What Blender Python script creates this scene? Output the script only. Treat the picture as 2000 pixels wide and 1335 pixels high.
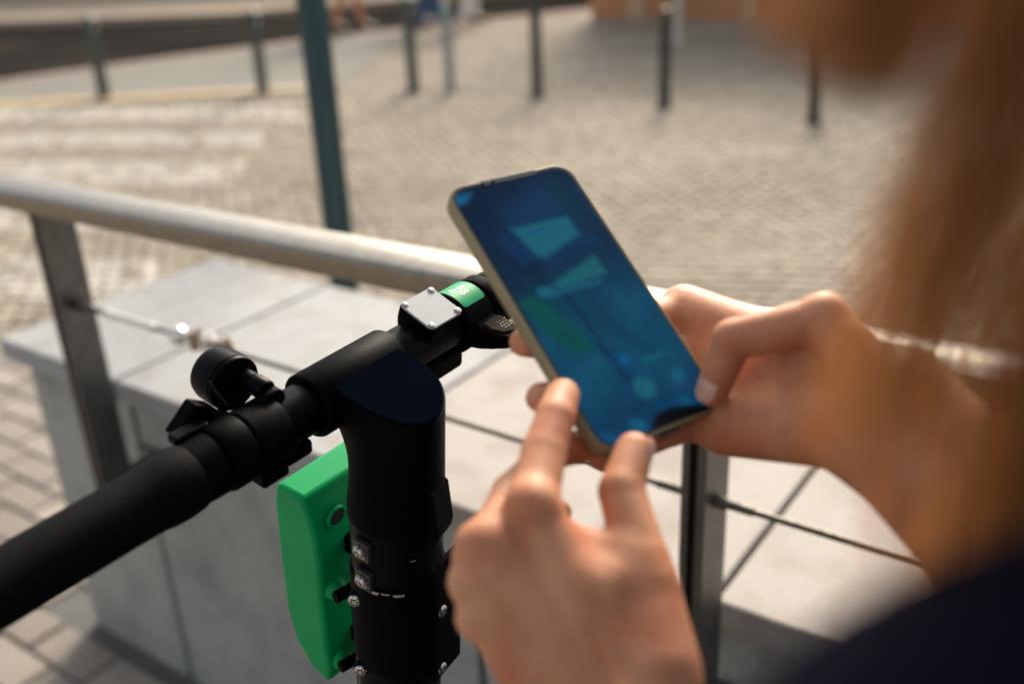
import bpy, bmesh, math, random
import numpy as np
from mathutils import Vector, Matrix, noise as mnoise

R_ = math.radians
random.seed(7)
rng = np.random.default_rng(7)
sc = bpy.context.scene
for o in list(bpy.data.objects):
    bpy.data.objects.remove(o)
COL = sc.collection

# ------------------------------------------------------------------ camera
FPX, CX, CY, CAM_H = 1944.0, 1000.0, 667.5, 1.45
_d = np.array([199.0, 4369.0, FPX]); _d /= np.linalg.norm(_d)        # plumb line seen by the lens
_z = np.array([0, 0, 1.0]); _Y = _z - _z.dot(_d) * _d; _Y /= np.linalg.norm(_Y)
_Z = -_d; _X = np.cross(_Y, _Z)
CM = np.array([_X, _Y, _Z])
CAMPOS = np.array([0, 0, CAM_H])
cam = bpy.data.cameras.new('camera'); cam_o = bpy.data.objects.new('camera', cam); COL.objects.link(cam_o)
cam.sensor_width = 36; cam.lens = FPX / 2000 * 36
cam.clip_start = 0.01; cam.clip_end = 400
_rot = np.stack([CM[:, 0], -CM[:, 1], -CM[:, 2]], 1)
_m = Matrix([list(_rot[i]) + [CAMPOS[i]] for i in range(3)] + [[0, 0, 0, 1]])
cam_o.matrix_world = _m
cam.dof.use_dof = True; cam.dof.focus_distance = 0.652; cam.dof.aperture_fstop = 3.3
cam.dof.aperture_blades = 0
sc.camera = cam_o

# ------------------------------------------------------------------ sky, sun, exposure
SUN_AZ, SUN_EL = R_(14), R_(33)
w = bpy.data.worlds.new('World'); sc.world = w; w.use_nodes = True
nt = w.node_tree; nt.nodes.clear()
sky = nt.nodes.new('ShaderNodeTexSky'); sky.sky_type = 'NISHITA'; sky.sun_disc = False
sky.sun_elevation = SUN_EL; sky.sun_rotation = SUN_AZ
sky.air_density = 1.0; sky.dust_density = 4.0; sky.ozone_density = 1.0
bg = nt.nodes.new('ShaderNodeBackground'); bg.inputs['Strength'].default_value = 0.128
wo = nt.nodes.new('ShaderNodeOutputWorld')
hs = nt.nodes.new('ShaderNodeHueSaturation'); hs.inputs['Saturation'].default_value = 0.32     # thin high haze whitens the sky
nt.links.new(sky.outputs[0], hs.inputs['Color']); nt.links.new(hs.outputs[0], bg.inputs[0]); nt.links.new(bg.outputs[0], wo.inputs[0])
sun = bpy.data.lights.new('sun', 'SUN'); sun.energy = 2.9; sun.angle = R_(17); sun.color = (1.0, 0.86, 0.68)
sun_o = bpy.data.objects.new('sun', sun); COL.objects.link(sun_o)
_sd = Vector((math.sin(SUN_AZ) * math.cos(SUN_EL), math.cos(SUN_AZ) * math.cos(SUN_EL), math.sin(SUN_EL)))
sun_o.rotation_euler = _sd.to_track_quat('Z', 'Y').to_euler(); sun_o.location = _sd * 30
vs = sc.view_settings; vs.view_transform = 'Standard'; vs.look = 'None'; vs.gamma = 1; vs.exposure = 1.0
vs.use_curve_mapping = False
sc.render.engine = 'CYCLES'
sc.cycles.use_denoising = True
sc.cycles.max_bounces = 8; sc.cycles.sample_clamp_indirect = 6

# ------------------------------------------------------------------ helpers
V = lambda *a: np.array(a, float)
def nrm(a): a = np.asarray(a, float); return a / np.linalg.norm(a)
def W(u, v, z):                       # a point seen at (u, v) of the 2000 px photograph, z metres deep
    return CM @ V((u - CX) / FPX * z, (v - CY) / FPX * z, z) + CAMPOS
def ray(u, v): return CM @ V((u - CX) / FPX, (v - CY) / FPX, 1)
def on_plane(u, v, org, n, off=0.0):  # where that line of sight meets a real plane
    r = ray(u, v); n = np.asarray(n); return CAMPOS + r * (((np.asarray(org) + n * off - CAMPOS) @ n) / (r @ n))
def G(u, v, h=0.0): return on_plane(u, v, V(0, 0, h), V(0, 0, 1))

def prop(o, label=None, cat=None, group=None, kind=None):
    for k, v in (('label', label), ('category', cat), ('group', group), ('kind', kind)):
        if v: o[k] = v
    return o
def thing(name, label, cat, loc=(0, 0, 0), group=None):
    o = bpy.data.objects.new(name, None); COL.objects.link(o); o.location = loc; o.empty_display_size = .05
    return prop(o, label, cat, group)
def origin(p):
    t = Vector((0, 0, 0))
    while p is not None: t += p.location; p = p.parent
    return np.array(t)
def link_mesh(name, verts, faces, m, parent=None, smooth=True, sharp=35, loc=None):
    """verts in world metres; a child is stored relative to its thing's base."""
    verts = np.asarray(verts, float).reshape(-1, 3)
    base = origin(parent) if parent else (np.asarray(loc, float) if loc is not None else np.zeros(3))
    me = bpy.data.meshes.new(name)
    me.from_pydata((verts - base).tolist(), [], [list(map(int, f)) for f in faces])
    bm = bmesh.new(); bm.from_mesh(me); bmesh.ops.recalc_face_normals(bm, faces=bm.faces); bm.to_mesh(me); bm.free()
    if smooth:
        me.polygons.foreach_set('use_smooth', [True] * len(me.polygons))
        if sharp: me.set_sharp_from_angle(angle=R_(sharp))
    if m: me.materials.append(m)
    o = bpy.data.objects.new(name, me); COL.objects.link(o)
    if parent: o.parent = parent
    elif loc is not None: o.location = loc
    return o
def bev(o, wd, seg=2, ang=40):
    md = o.modifiers.new('edge', 'BEVEL'); md.width = wd; md.segments = seg; md.limit_method = 'ANGLE'; md.angle_limit = R_(ang)
    md.harden_normals = False
    return o

class MB:
    def __init__(s): s.v = []; s.f = []
    def add(s, v, f):
        n = len(s.v); s.v += [tuple(map(float, p)) for p in v]; s.f += [[n + i for i in q] for q in f]; return s
    def box(s, c, ax, h):
        c = np.asarray(c, float); ax = [np.asarray(a, float) for a in ax]; v = []
        for k in (-1, 1):
            for j in (-1, 1):
                for i in (-1, 1): v.append(c + ax[0] * h[0] * i + ax[1] * h[1] * j + ax[2] * h[2] * k)
        return s.add(v, [(0, 1, 3, 2), (4, 6, 7, 5), (0, 4, 5, 1), (2, 3, 7, 6), (0, 2, 6, 4), (1, 5, 7, 3)])
    def loft(s, rings, cap=True):
        n = len(rings[0]); v = [p for r in rings for p in r]; f = []
        for k in range(len(rings) - 1):
            for i in range(n):
                j = (i + 1) % n; f.append((k * n + i, k * n + j, (k + 1) * n + j, (k + 1) * n + i))
        if cap: f.append(list(range(n))[::-1]); f.append([(len(rings) - 1) * n + i for i in range(n)])
        return s.add(v, f)
    def lathe(s, org, axis, prof, seg=32, cap=True):     # prof: (height, radius)
        a = nrm(axis); e = nrm(np.cross(a, V(0, 0, 1) if abs(a[2]) < .9 else V(1, 0, 0))); g = np.cross(a, e)
        return s.loft([[np.asarray(org) + a * h + (e * math.cos(t) + g * math.sin(t)) * max(r, 1e-5)
                        for t in np.linspace(0, 2 * math.pi, seg, endpoint=False)] for h, r in prof], cap)
    def tube(s, pts, rad, seg=12, cap=True):
        pts = [np.asarray(p, float) for p in pts]
        if np.isscalar(rad): rad = [rad] * len(pts)
        rings = []; e = None
        for i, p in enumerate(pts):
            t = nrm(pts[min(i + 1, len(pts) - 1)] - pts[max(i - 1, 0)])
            if e is None: e = nrm(np.cross(t, V(0, 0, 1) if abs(t[2]) < .9 else V(1, 0, 0)))
            e = nrm(e - t * (e @ t)); g = np.cross(t, e)
            rings.append([p + (e * math.cos(a) + g * math.sin(a)) * rad[i] for a in np.linspace(0, 2 * math.pi, seg, endpoint=False)])
        return s.loft(rings, cap)
    def prism(s, poly, org, ax, h0, h1):                 # poly in (ax0, ax1), extruded along ax2
        org = np.asarray(org, float)
        return s.loft([[org + ax[0] * p[0] + ax[1] * p[1] + ax[2] * h for p in poly] for h in (h0, h1)])
    def build(s, name, m, parent=None, **k): return link_mesh(name, s.v, s.f, m, parent, **k)

def rrect(w, h, r, n=5, c=(0, 0)):
    P = []
    for cx, cy, a0 in ((w - r, h - r, 0), (-w + r, h - r, 90), (-w + r, -h + r, 180), (w - r, -h + r, 270)):
        for i in range(n + 1):
            a = R_(a0 + 90 * i / n); P.append((c[0] + cx + r * math.cos(a), c[1] + cy + r * math.sin(a)))
    return P

# ------------------------------------------------------------------ materials
def lin(r, g, b):
    return tuple((c / 12.92 if c <= .04045 else ((c + .055) / 1.055) ** 2.4) for c in (r / 255, g / 255, b / 255))
def mat(name, c1, c2=None, rough=.5, metal=0.0, scale=20.0, spec=.5, bump=0.0, bscale=None, c3=None, scale3=3.0, amt3=.5,
        coat=0.0, sss=0.0, contrast=(.35, .65), rvar=0.0, objvar=0.0, stretch=None):
    m = bpy.data.materials.new(name); m.use_nodes = True; t = m.node_tree; N = t.nodes; L = t.links
    b = N['Principled BSDF']; b.inputs['Roughness'].default_value = rough; b.inputs['Metallic'].default_value = metal
    b.inputs['Specular IOR Level'].default_value = spec
    if coat: b.inputs['Coat Weight'].default_value = coat; b.inputs['Coat Roughness'].default_value = .08
    if sss:
        b.inputs['Subsurface Weight'].default_value = sss; b.inputs['Subsurface Radius'].default_value = (1, .35, .2)
        b.inputs['Subsurface Scale'].default_value = .006
    tc = N.new('ShaderNodeTexCoord'); src = tc.outputs['Object']
    if stretch:
        mp = N.new('ShaderNodeMapping'); mp.inputs['Scale'].default_value = stretch; L.new(src, mp.inputs[0]); src = mp.outputs[0]
    def nz(sca, det=4.0):
        n = N.new('ShaderNodeTexNoise'); n.inputs['Scale'].default_value = sca; n.inputs['Detail'].default_value = det
        L.new(src, n.inputs['Vector']); return n
    c2 = c2 or tuple(x * .85 for x in c1)
    n1 = nz(scale); r = N.new('ShaderNodeValToRGB'); r.color_ramp.elements[0].position = contrast[0]; r.color_ramp.elements[1].position = contrast[1]
    r.color_ramp.elements[0].color = (*c1, 1); r.color_ramp.elements[1].color = (*c2, 1)
    L.new(n1.outputs['Fac'], r.inputs[0]); out = r.outputs[0]
    if c3:
        n3 = nz(scale3, 5); mr = N.new('ShaderNodeMapRange'); mr.inputs[1].default_value = .45; mr.inputs[2].default_value = .7
        mr.inputs[4].default_value = amt3; L.new(n3.outputs['Fac'], mr.inputs[0])
        mx = N.new('ShaderNodeMix'); mx.data_type = 'RGBA'; L.new(mr.outputs[0], mx.inputs[0]); L.new(out, mx.inputs[6]); mx.inputs[7].default_value = (*c3, 1); out = mx.outputs[2]
    if objvar:
        oi = N.new('ShaderNodeObjectInfo'); mr = N.new('ShaderNodeMapRange'); mr.inputs[3].default_value = 1 - objvar; mr.inputs[4].default_value = 1 + objvar
        L.new(oi.outputs['Random'], mr.inputs[0]); hv = N.new('ShaderNodeHueSaturation'); L.new(mr.outputs[0], hv.inputs['Value']); L.new(out, hv.inputs['Color']); out = hv.outputs[0]
    L.new(out, b.inputs['Base Color'])
    if rvar:
        n4 = nz(scale * .6); mr = N.new('ShaderNodeMapRange'); mr.inputs[3].default_value = rough - rvar; mr.inputs[4].default_value = rough + rvar
        L.new(n4.outputs['Fac'], mr.inputs[0]); L.new(mr.outputs[0], b.inputs['Roughness'])
    if bump:
        n2 = nz(bscale or scale * 2); bp = N.new('ShaderNodeBump'); bp.inputs['Strength'].default_value = bump; bp.inputs['Distance'].default_value = .002
        L.new(n2.outputs['Fac'], bp.inputs['Height']); L.new(bp.outputs[0], b.inputs['Normal'])
    return m
M = {}
M['granite'] = mat('granite_pale', (.345, .35, .345), (.22, .224, .222), rough=.75, scale=210, bump=.25, bscale=300, c3=(.21, .19, .17), scale3=16, amt3=.65, objvar=.06)
M['granite_sun_tint'] = mat('granite_sun_tint', (.36, .325, .29), (.26, .235, .21), rough=.75, scale=220, bump=.25, bscale=300, c3=(.20, .155, .125), scale3=11, amt3=.65, objvar=.05)  # same granite with warm sunlight put into its colour; brown specks are stains
M['granite_face'] = mat('granite_face', (.36, .36, .325), (.25, .252, .228), rough=.8, scale=180, bump=.3, c3=(.17, .18, .17), scale3=9, amt3=.7, objvar=.05)
M['joint'] = mat('mortar_joint', (.10, .10, .095), rough=.9)
M['steel'] = mat('brushed_steel', (.28, .255, .215), (.235, .215, .18), rough=.37, metal=1, scale=60, rvar=.06, stretch=(1, 1, 1), bump=.03)
M['post_steel'] = mat('post_steel', (.15, .145, .135), (.12, .115, .11), rough=.45, metal=1, scale=40, rvar=.06)
M['wire'] = mat('wire_rope_steel', (.16, .145, .12), (.09, .08, .07), rough=.5, metal=.8, scale=200)
M['bright'] = mat('bright_fitting', (.75, .74, .70), rough=.3, metal=.7)
M['screw'] = mat('screw_steel', (.46, .45, .44), (.38, .37, .36), rough=.22, metal=1, scale=300)
M['socket'] = mat('screw_socket', (.004, .004, .004), rough=.6)
M['rust'] = mat('rusted_clamp', (.22, .13, .08), (.30, .24, .18), rough=.6, metal=.5, scale=150)
M['black'] = mat('black_plastic', (.0018, .0020, .0026), (.0014, .0016, .0020), rough=.5, spec=.025, scale=120, bump=.05, bscale=900, rvar=.05)
M['black_cap'] = mat('black_head_cap', (.0015, .0027, .0056), (.0012, .0022, .0048), rough=.6, spec=.0, scale=60, bump=.06, bscale=1400)
M['black_metal'] = mat('black_painted_tube', (.0018, .0020, .0026), (.0014, .0015, .002), rough=.36, spec=.05, scale=80, rvar=.06)
M['rubber'] = mat('grip_rubber', (.0018, .0018, .0022), rough=.65, spec=.05, scale=300, bump=.3, bscale=700)
M['brown_pad'] = mat('thumb_pad_rubber', (.028, .017, .012), (.022, .013, .010), rough=.75, spec=.05, scale=400)
M['green'] = mat('green_plastic', (.0006, .30, .088), (.0005, .27, .078), rough=.34, scale=14, spec=.12, bump=.04, bscale=900, c3=(.002, .24, .07), scale3=30, amt3=.35, rvar=.06)
M['green_dark'] = mat('hollow_dark', (.004, .02, .008), rough=.7)
M['label'] = mat('green_label', (.012, .30, .115), (.010, .27, .10), rough=.45, spec=.15, scale=60)
M['white_print'] = mat('white_print', (.78, .8, .78), rough=.5)
M['plate'] = mat('frosted_white_plate', (.36, .385, .39), (.34, .365, .37), rough=.5, spec=.1, scale=50, c3=(.36, .33, .30), scale3=60, amt3=.25)
M['washer'] = mat('dull_washer_steel', (.06, .062, .066), rough=.4, metal=.6)
M['chip'] = mat('bare_metal_chip', (.42, .40, .36), rough=.5, metal=.5)
M['teal'] = mat('teal_pole_paint', (.006, .042, .052), (.005, .035, .045), rough=.28, scale=12, spec=.5, bump=.05)
M['bollard_dark'] = mat('bollard_dark_paint', (.022, .022, .018), (.03, .028, .022), rough=.5, scale=20)
M['bollard_green'] = mat('bollard_green_paint', (.035, .055, .05), (.05, .065, .055), rough=.45, scale=15)
M['bollard_pale'] = mat('bollard_pale_paint', (.20, .25, .25), (.24, .28, .27), rough=.5, scale=15)
M['rusty_foot'] = mat('bollard_rusty_foot', (.16, .09, .03), (.10, .06, .025), rough=.7, scale=60)
M['pale_post'] = mat('pale_post_paint', (.55, .53, .48), rough=.5)
M['asphalt'] = mat('asphalt', (.018, .0175, .017), (.026, .024, .022), rough=.95, spec=.0, scale=120, bump=.3, c3=(.055, .045, .036), scale3=.6, amt3=.6)
M['ground'] = mat('ground_dust', (.24, .215, .18), (.2, .18, .155), rough=.95, scale=30, c3=(.2, .18, .15), scale3=.8)
M['grout'] = mat('sett_grout', (.29, .252, .20), (.25, .22, .175), rough=.95, scale=90)
M['paving_grey'] = mat('grey_paving', (.21, .20, .175), (.175, .168, .148), rough=.9, spec=.1, scale=60, c3=(.14, .133, .118), scale3=1.5, amt3=.4)
M['far_paving'] = mat('beige_paving', (.42, .33, .235), (.36, .28, .20), rough=.85, scale=40, c3=(.25, .19, .14), scale3=1.0)
M['kerb_red'] = mat('reddish_kerb', (.30, .20, .15), (.34, .25, .20), rough=.8, scale=40)
M['yellow'] = mat('worn_yellow_paint', (.36, .23, .06), (.28, .20, .09), rough=.7, scale=25, c3=(.33, .29, .22), scale3=2.5, amt3=.8)
M['paver'] = mat('clay_grey_paver', (.28, .24, .20), (.21, .18, .155), rough=.85, scale=90, bump=.4, c3=(.20, .175, .15), scale3=12, amt3=.6, objvar=.22)
M['orange_wall'] = mat('ochre_render', (.50, .24, .11), (.43, .20, .09), rough=.9, scale=30, bump=.3, c3=(.28, .14, .07), scale3=1.2, amt3=.5)
M['pilaster'] = mat('pale_ochre_stone', (.50, .34, .20), rough=.85, scale=40)
M['door'] = mat('dark_brown_door', (.05, .025, .015), (.07, .035, .02), rough=.5, scale=20, stretch=(1, 1, 8))
M['glass'] = mat('window_glass', (.02, .025, .03), rough=.08, spec=.8)
M['beige_wall'] = mat('beige_render', (.42, .32, .22), (.36, .27, .19), rough=.9, scale=20, c3=(.26, .19, .13), scale3=.8)
M['roof'] = mat('clay_roof', (.25, .10, .06), rough=.85, scale=30)
M['skin'] = mat('skin', (.58, .285, .158), (.48, .20, .10), rough=.55, scale=45, spec=.28, sss=.10, bump=.18, bscale=380, c3=(.47, .14, .07), scale3=36, amt3=.62)
M['lips'] = mat('lips', (.45, .15, .12), rough=.4)
M['nail'] = mat('fingernail', (.66, .40, .32), (.60, .34, .27), rough=.22, scale=80, spec=.5)
M['navy'] = mat('navy_cloth', (.0014, .0019, .0072), (.0011, .0015, .0056), rough=.9, scale=300, bump=.25, bscale=600, spec=.03)
M['jeans'] = mat('blue_denim', (.05, .11, .21), (.035, .085, .17), rough=.9, scale=200)
M['dark_jeans'] = mat('dark_denim', (.015, .02, .04), rough=.9, scale=200)
M['white_cloth'] = mat('white_cotton', (.72, .70, .66), (.66, .64, .6), rough=.9, scale=60)
M['red_cloth'] = mat('rust_cotton', (.32, .09, .05), rough=.9, scale=60)
M['grey_cloth'] = mat('grey_cotton', (.12, .12, .13), rough=.9, scale=60)
M['shoe'] = mat('brown_shoe', (.07, .035, .02), rough=.5)
M['shoe_white'] = mat('white_shoe', (.6, .58, .55), rough=.5)
M['hair_dark'] = mat('dark_hair', (.02, .012, .008), rough=.5)
M['case_rim'] = mat('phone_case_rim', (.27, .23, .135), (.24, .20, .115), rough=.33, spec=.3, scale=30)
M['case_dark'] = mat('phone_case_dark', (.012, .011, .010), rough=.3)
M['eye'] = mat('eye_white', (.7, .68, .65), rough=.2)
M['iris'] = mat('iris_brown', (.04, .02, .01), rough=.15)

def hair_mat():
    m = bpy.data.materials.new('light_brown_hair'); m.use_nodes = True; t = m.node_tree; N = t.nodes; L = t.links
    b = N['Principled BSDF']; b.inputs['Roughness'].default_value = .38; b.inputs['Specular IOR Level'].default_value = .4
    a = N.new('ShaderNodeAttribute'); a.attribute_name = 'tone'
    r = N.new('ShaderNodeValToRGB'); r.color_ramp.elements[0].color = (.17, .062, .018, 1); r.color_ramp.elements[1].color = (.72, .43, .18, 1)
    L.new(a.outputs['Fac'], r.inputs[0]); L.new(r.outputs[0], b.inputs['Base Color'])
    tr = N.new('ShaderNodeBsdfTranslucent'); L.new(r.outputs[0], tr.inputs[0])
    mx = N.new('ShaderNodeMixShader'); mx.inputs[0].default_value = .66
    L.new(b.outputs[0], mx.inputs[1]); L.new(tr.outputs[0], mx.inputs[2]); L.new(mx.outputs[0], N['Material Output'].inputs[0])
    return m
M['hair'] = hair_mat()
def attr_mat(name, attr, rough=.85, emit=0.0, spec=.5, bump=0.0):
    m = bpy.data.materials.new(name); m.use_nodes = True; t = m.node_tree; b = t.nodes['Principled BSDF']
    a = t.nodes.new('ShaderNodeAttribute'); a.attribute_name = attr; b.inputs['Roughness'].default_value = rough; b.inputs['Specular IOR Level'].default_value = spec
    if emit:
        b.inputs['Base Color'].default_value = (.004, .005, .007, 1)
        t.links.new(a.outputs['Color'], b.inputs['Emission Color']); b.inputs['Emission Strength'].default_value = emit
    else:
        n = t.nodes.new('ShaderNodeTexNoise'); n.inputs['Scale'].default_value = 60; n.inputs['Detail'].default_value = 6
        tc = t.nodes.new('ShaderNodeTexCoord'); t.links.new(tc.outputs['Object'], n.inputs['Vector'])
        mr = t.nodes.new('ShaderNodeMapRange'); mr.inputs[3].default_value = .82; mr.inputs[4].default_value = 1.16; t.links.new(n.outputs['Fac'], mr.inputs[0])
        hv = t.nodes.new('ShaderNodeHueSaturation'); t.links.new(a.outputs['Color'], hv.inputs['Color']); t.links.new(mr.outputs[0], hv.inputs['Value']); t.links.new(hv.outputs[0], b.inputs['Base Color'])
        bp = t.nodes.new('ShaderNodeBump'); bp.inputs['Strength'].default_value = bump; bp.inputs['Distance'].default_value = .003
        t.links.new(n.outputs['Fac'], bp.inputs['Height']); t.links.new(bp.outputs[0], b.inputs['Normal'])
    return m
M['sett'] = attr_mat('granite_sett', 'stone_colour', bump=.12, spec=.2)
M['screen'] = attr_mat('lit_phone_screen', 'picture', rough=.15, emit=.28, spec=.04)

# ------------------------------------------------------------------ signed-distance bodies (one continuous surface)
def surface_nets(Fv, lo, h):
    s = Fv < 0
    nx, ny, nz = Fv.shape
    cs = [(i, j, k) for i in (0, 1) for j in (0, 1) for k in (0, 1)]
    sub = lambda A, c: A[c[0]:nx - 1 + c[0], c[1]:ny - 1 + c[1], c[2]:nz - 1 + c[2]]
    al = np.ones((nx - 1, ny - 1, nz - 1), bool); an = np.zeros_like(al)
    for c in cs: q = sub(s, c); al &= q; an |= q
    act = an & ~al
    I = np.argwhere(act); idx = -np.ones(act.shape, np.int64); idx[act] = np.arange(len(I))
    cv = np.stack([sub(Fv, c)[act] for c in cs], 1); cc = np.array(cs, float)
    acc = np.zeros((len(I), 3)); cnt = np.zeros(len(I))
    for a in range(8):
        for b in range(a + 1, 8):
            if abs(cc[a] - cc[b]).sum() != 1: continue
            fa, fb = cv[:, a], cv[:, b]; mk = (fa < 0) != (fb < 0); t = np.where(mk, fa / np.where(fa == fb, 1, fa - fb), 0)
            acc += np.where(mk[:, None], cc[a] + t[:, None] * (cc[b] - cc[a]), 0); cnt += mk
    vv = (I + acc / cnt[:, None]) * h + lo
    fs = []
    for ax in range(3):
        u, v = [(1, 2), (2, 0), (0, 1)][ax]
        sl = [slice(None)] * 3; sl2 = [slice(None)] * 3
        sl[ax] = slice(0, -1); sl2[ax] = slice(1, None)
        A = s[tuple(sl)]; B = s[tuple(sl2)]
        E = np.argwhere(A != B)
        E = E[(E[:, u] > 0) & (E[:, v] > 0) & (E[:, u] < Fv.shape[u] - 1) & (E[:, v] < Fv.shape[v] - 1)]
        def cell(du, dv):
            q = E.copy(); q[:, u] -= du; q[:, v] -= dv; return idx[q[:, 0], q[:, 1], q[:, 2]]
        q = np.stack([cell(1, 1), cell(0, 1), cell(0, 0), cell(1, 0)], 1)
        fl = A[E[:, 0], E[:, 1], E[:, 2]]; q[~fl] = q[~fl][:, ::-1]
        fs.append(q[(q >= 0).all(1)])
    return vv, np.concatenate(fs)
def smin(a, b, k):
    h = np.maximum(k - np.abs(a - b), 0) / k; return np.minimum(a, b) - h * h * k * .25
def solid(groups, h, grow=0.0, kall=.01):
    """groups: list of (k, [ (a, b, ra, rb) ... ]) ; inside a group parts blend by k, groups blend by kall."""
    P = [q for _, g in groups for q in g]
    pts = np.array([p for q in P for p in (q[0], q[1])]); rm = max(max(q[2], q[3]) for q in P) + grow + 3 * h
    lo = pts.min(0) - rm; hi = pts.max(0) + rm
    n = np.ceil((hi - lo) / h).astype(int) + 1
    xs = [(lo[i] + np.arange(n[i]) * h).astype(np.float32) for i in range(3)]
    tot = np.full(n, 1.0, np.float32)
    for k, g in groups:
        gp = np.array([p for q in g for p in (q[0], q[1])]); gr = max(max(q[2], q[3]) for q in g) + grow + .03
        i0 = np.maximum(((gp.min(0) - gr - lo) / h).astype(int), 0); i1 = np.minimum(((gp.max(0) + gr - lo) / h).astype(int) + 2, n)
        X, Y, Z = np.meshgrid(*[xs[i][i0[i]:i1[i]] for i in range(3)], indexing='ij')
        acc = None
        for q in g:
            a, b = np.asarray(q[0], np.float32), np.asarray(q[1], np.float32); ab = b - a; L2 = float(ab @ ab) + 1e-12
            t = np.clip(((X - a[0]) * ab[0] + (Y - a[1]) * ab[1] + (Z - a[2]) * ab[2]) / L2, 0, 1)
            d = np.sqrt((X - a[0] - t * ab[0]) ** 2 + (Y - a[1] - t * ab[1]) ** 2 + (Z - a[2] - t * ab[2]) ** 2) - (q[2] + t * (q[3] - q[2])) - grow
            acc = d if acc is None else smin(acc, d, k)
        s_ = tuple(slice(i0[i], i1[i]) for i in range(3))
        tot[s_] = smin(tot[s_], acc, kall)
    return surface_nets(tot, lo, h)
def chain(pts, rad): return [(pts[i], pts[i + 1], rad[i], rad[i + 1]) for i in range(len(pts) - 1)]


# ------------------------------------------------------------------ ground, road, pavement, plaza
E1 = V(.811, -.585, 0); NW = V(.585, .811, 0); UP = V(0, 0, 1)
def wp(s, n, z): return E1 * s + NW * n + UP * z
def sheet(name, pts, z, m):
    return prop(link_mesh(name, [(*p[:2], z) for p in pts], [list(range(len(pts)))], m, smooth=False), kind='structure')
def slab_poly(name, pts, z0, z1, m):
    b = MB(); b.loft([[V(p[0], p[1], z) for p in pts] for z in (z0, z1)]); return prop(b.build(name, m, smooth=False), kind='structure')
sheet('ground', [(-180, -180), (180, -180), (180, 180), (-180, 180)], -.16, M['ground'])
KERB = [(-14, 6.8), (-8, 8.4), (-4.95, 10.25), (-3.6, 11.45), (-2.3, 12.45), (-1.1, 13.2), (1.2, 14.5), (5, 16.6), (14, 21.5)]
FAR = [(24, 27), (10, 22), (0, 18.2), (-4.2, 16.55), (-8.1, 16.9), (-14, 17.5), (-24, 18.5)]
sheet('road', [(-24, 5.5)] + KERB + [(24, 26)] + FAR, -.11, M['asphalt'])
plaza_out = [(-14, -12), (14, -12), (14, 21.4)] + [(p[0] + .1, p[1] - .14) for p in KERB[::-1][1:]]
slab_poly('plaza', plaza_out, -.13, -.013, M['grout'])
far_pav = FAR + [(-24, 40), (24, 40)]
slab_poly('far_pavement', far_pav, -.13, 0.0, M['far_paving'])
kb = MB()
for a, b in zip(KERB[:-1], KERB[1:]):
    a = V(*a, 0); b = V(*b, 0); n_ = max(1, int(np.linalg.norm(b - a) / .9)); t = nrm(b - a); p = V(t[1], -t[0], 0)
    for i in range(n_):
        q = a + (b - a) * (i + .5) / n_; kb.box(q + p * .07 + V(0, 0, -.055), (t, p, UP), (np.linalg.norm(b - a) / n_ / 2 - .004, .065, .065))
kerb = kb.build('kerb', M['kerb_red'], smooth=False); prop(kerb, kind='structure')
# grey paved strip between the kerb and the bollards, and the worn yellow line along it
def off(pl, d0): return [(p[0] + .1 + .38 * d0, p[1] - .2 - .92 * d0) for p in pl]
strip = [p for p in KERB[1:6]]
sheet('paving_strip', [(p[0] + .12, p[1] - .16) for p in strip] + [(-1.45, 8.75), (-4.4, 8.95), (-8, 7.4)], .006, M['paving_grey'])
sheet('yellow_line', [(-7.0, 8.72), (-4.35, 8.93), (-1.5, 9.10), (-1.5, 8.86), (-4.35, 8.62), (-7.0, 8.40)], .011, M['yellow'])

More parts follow.
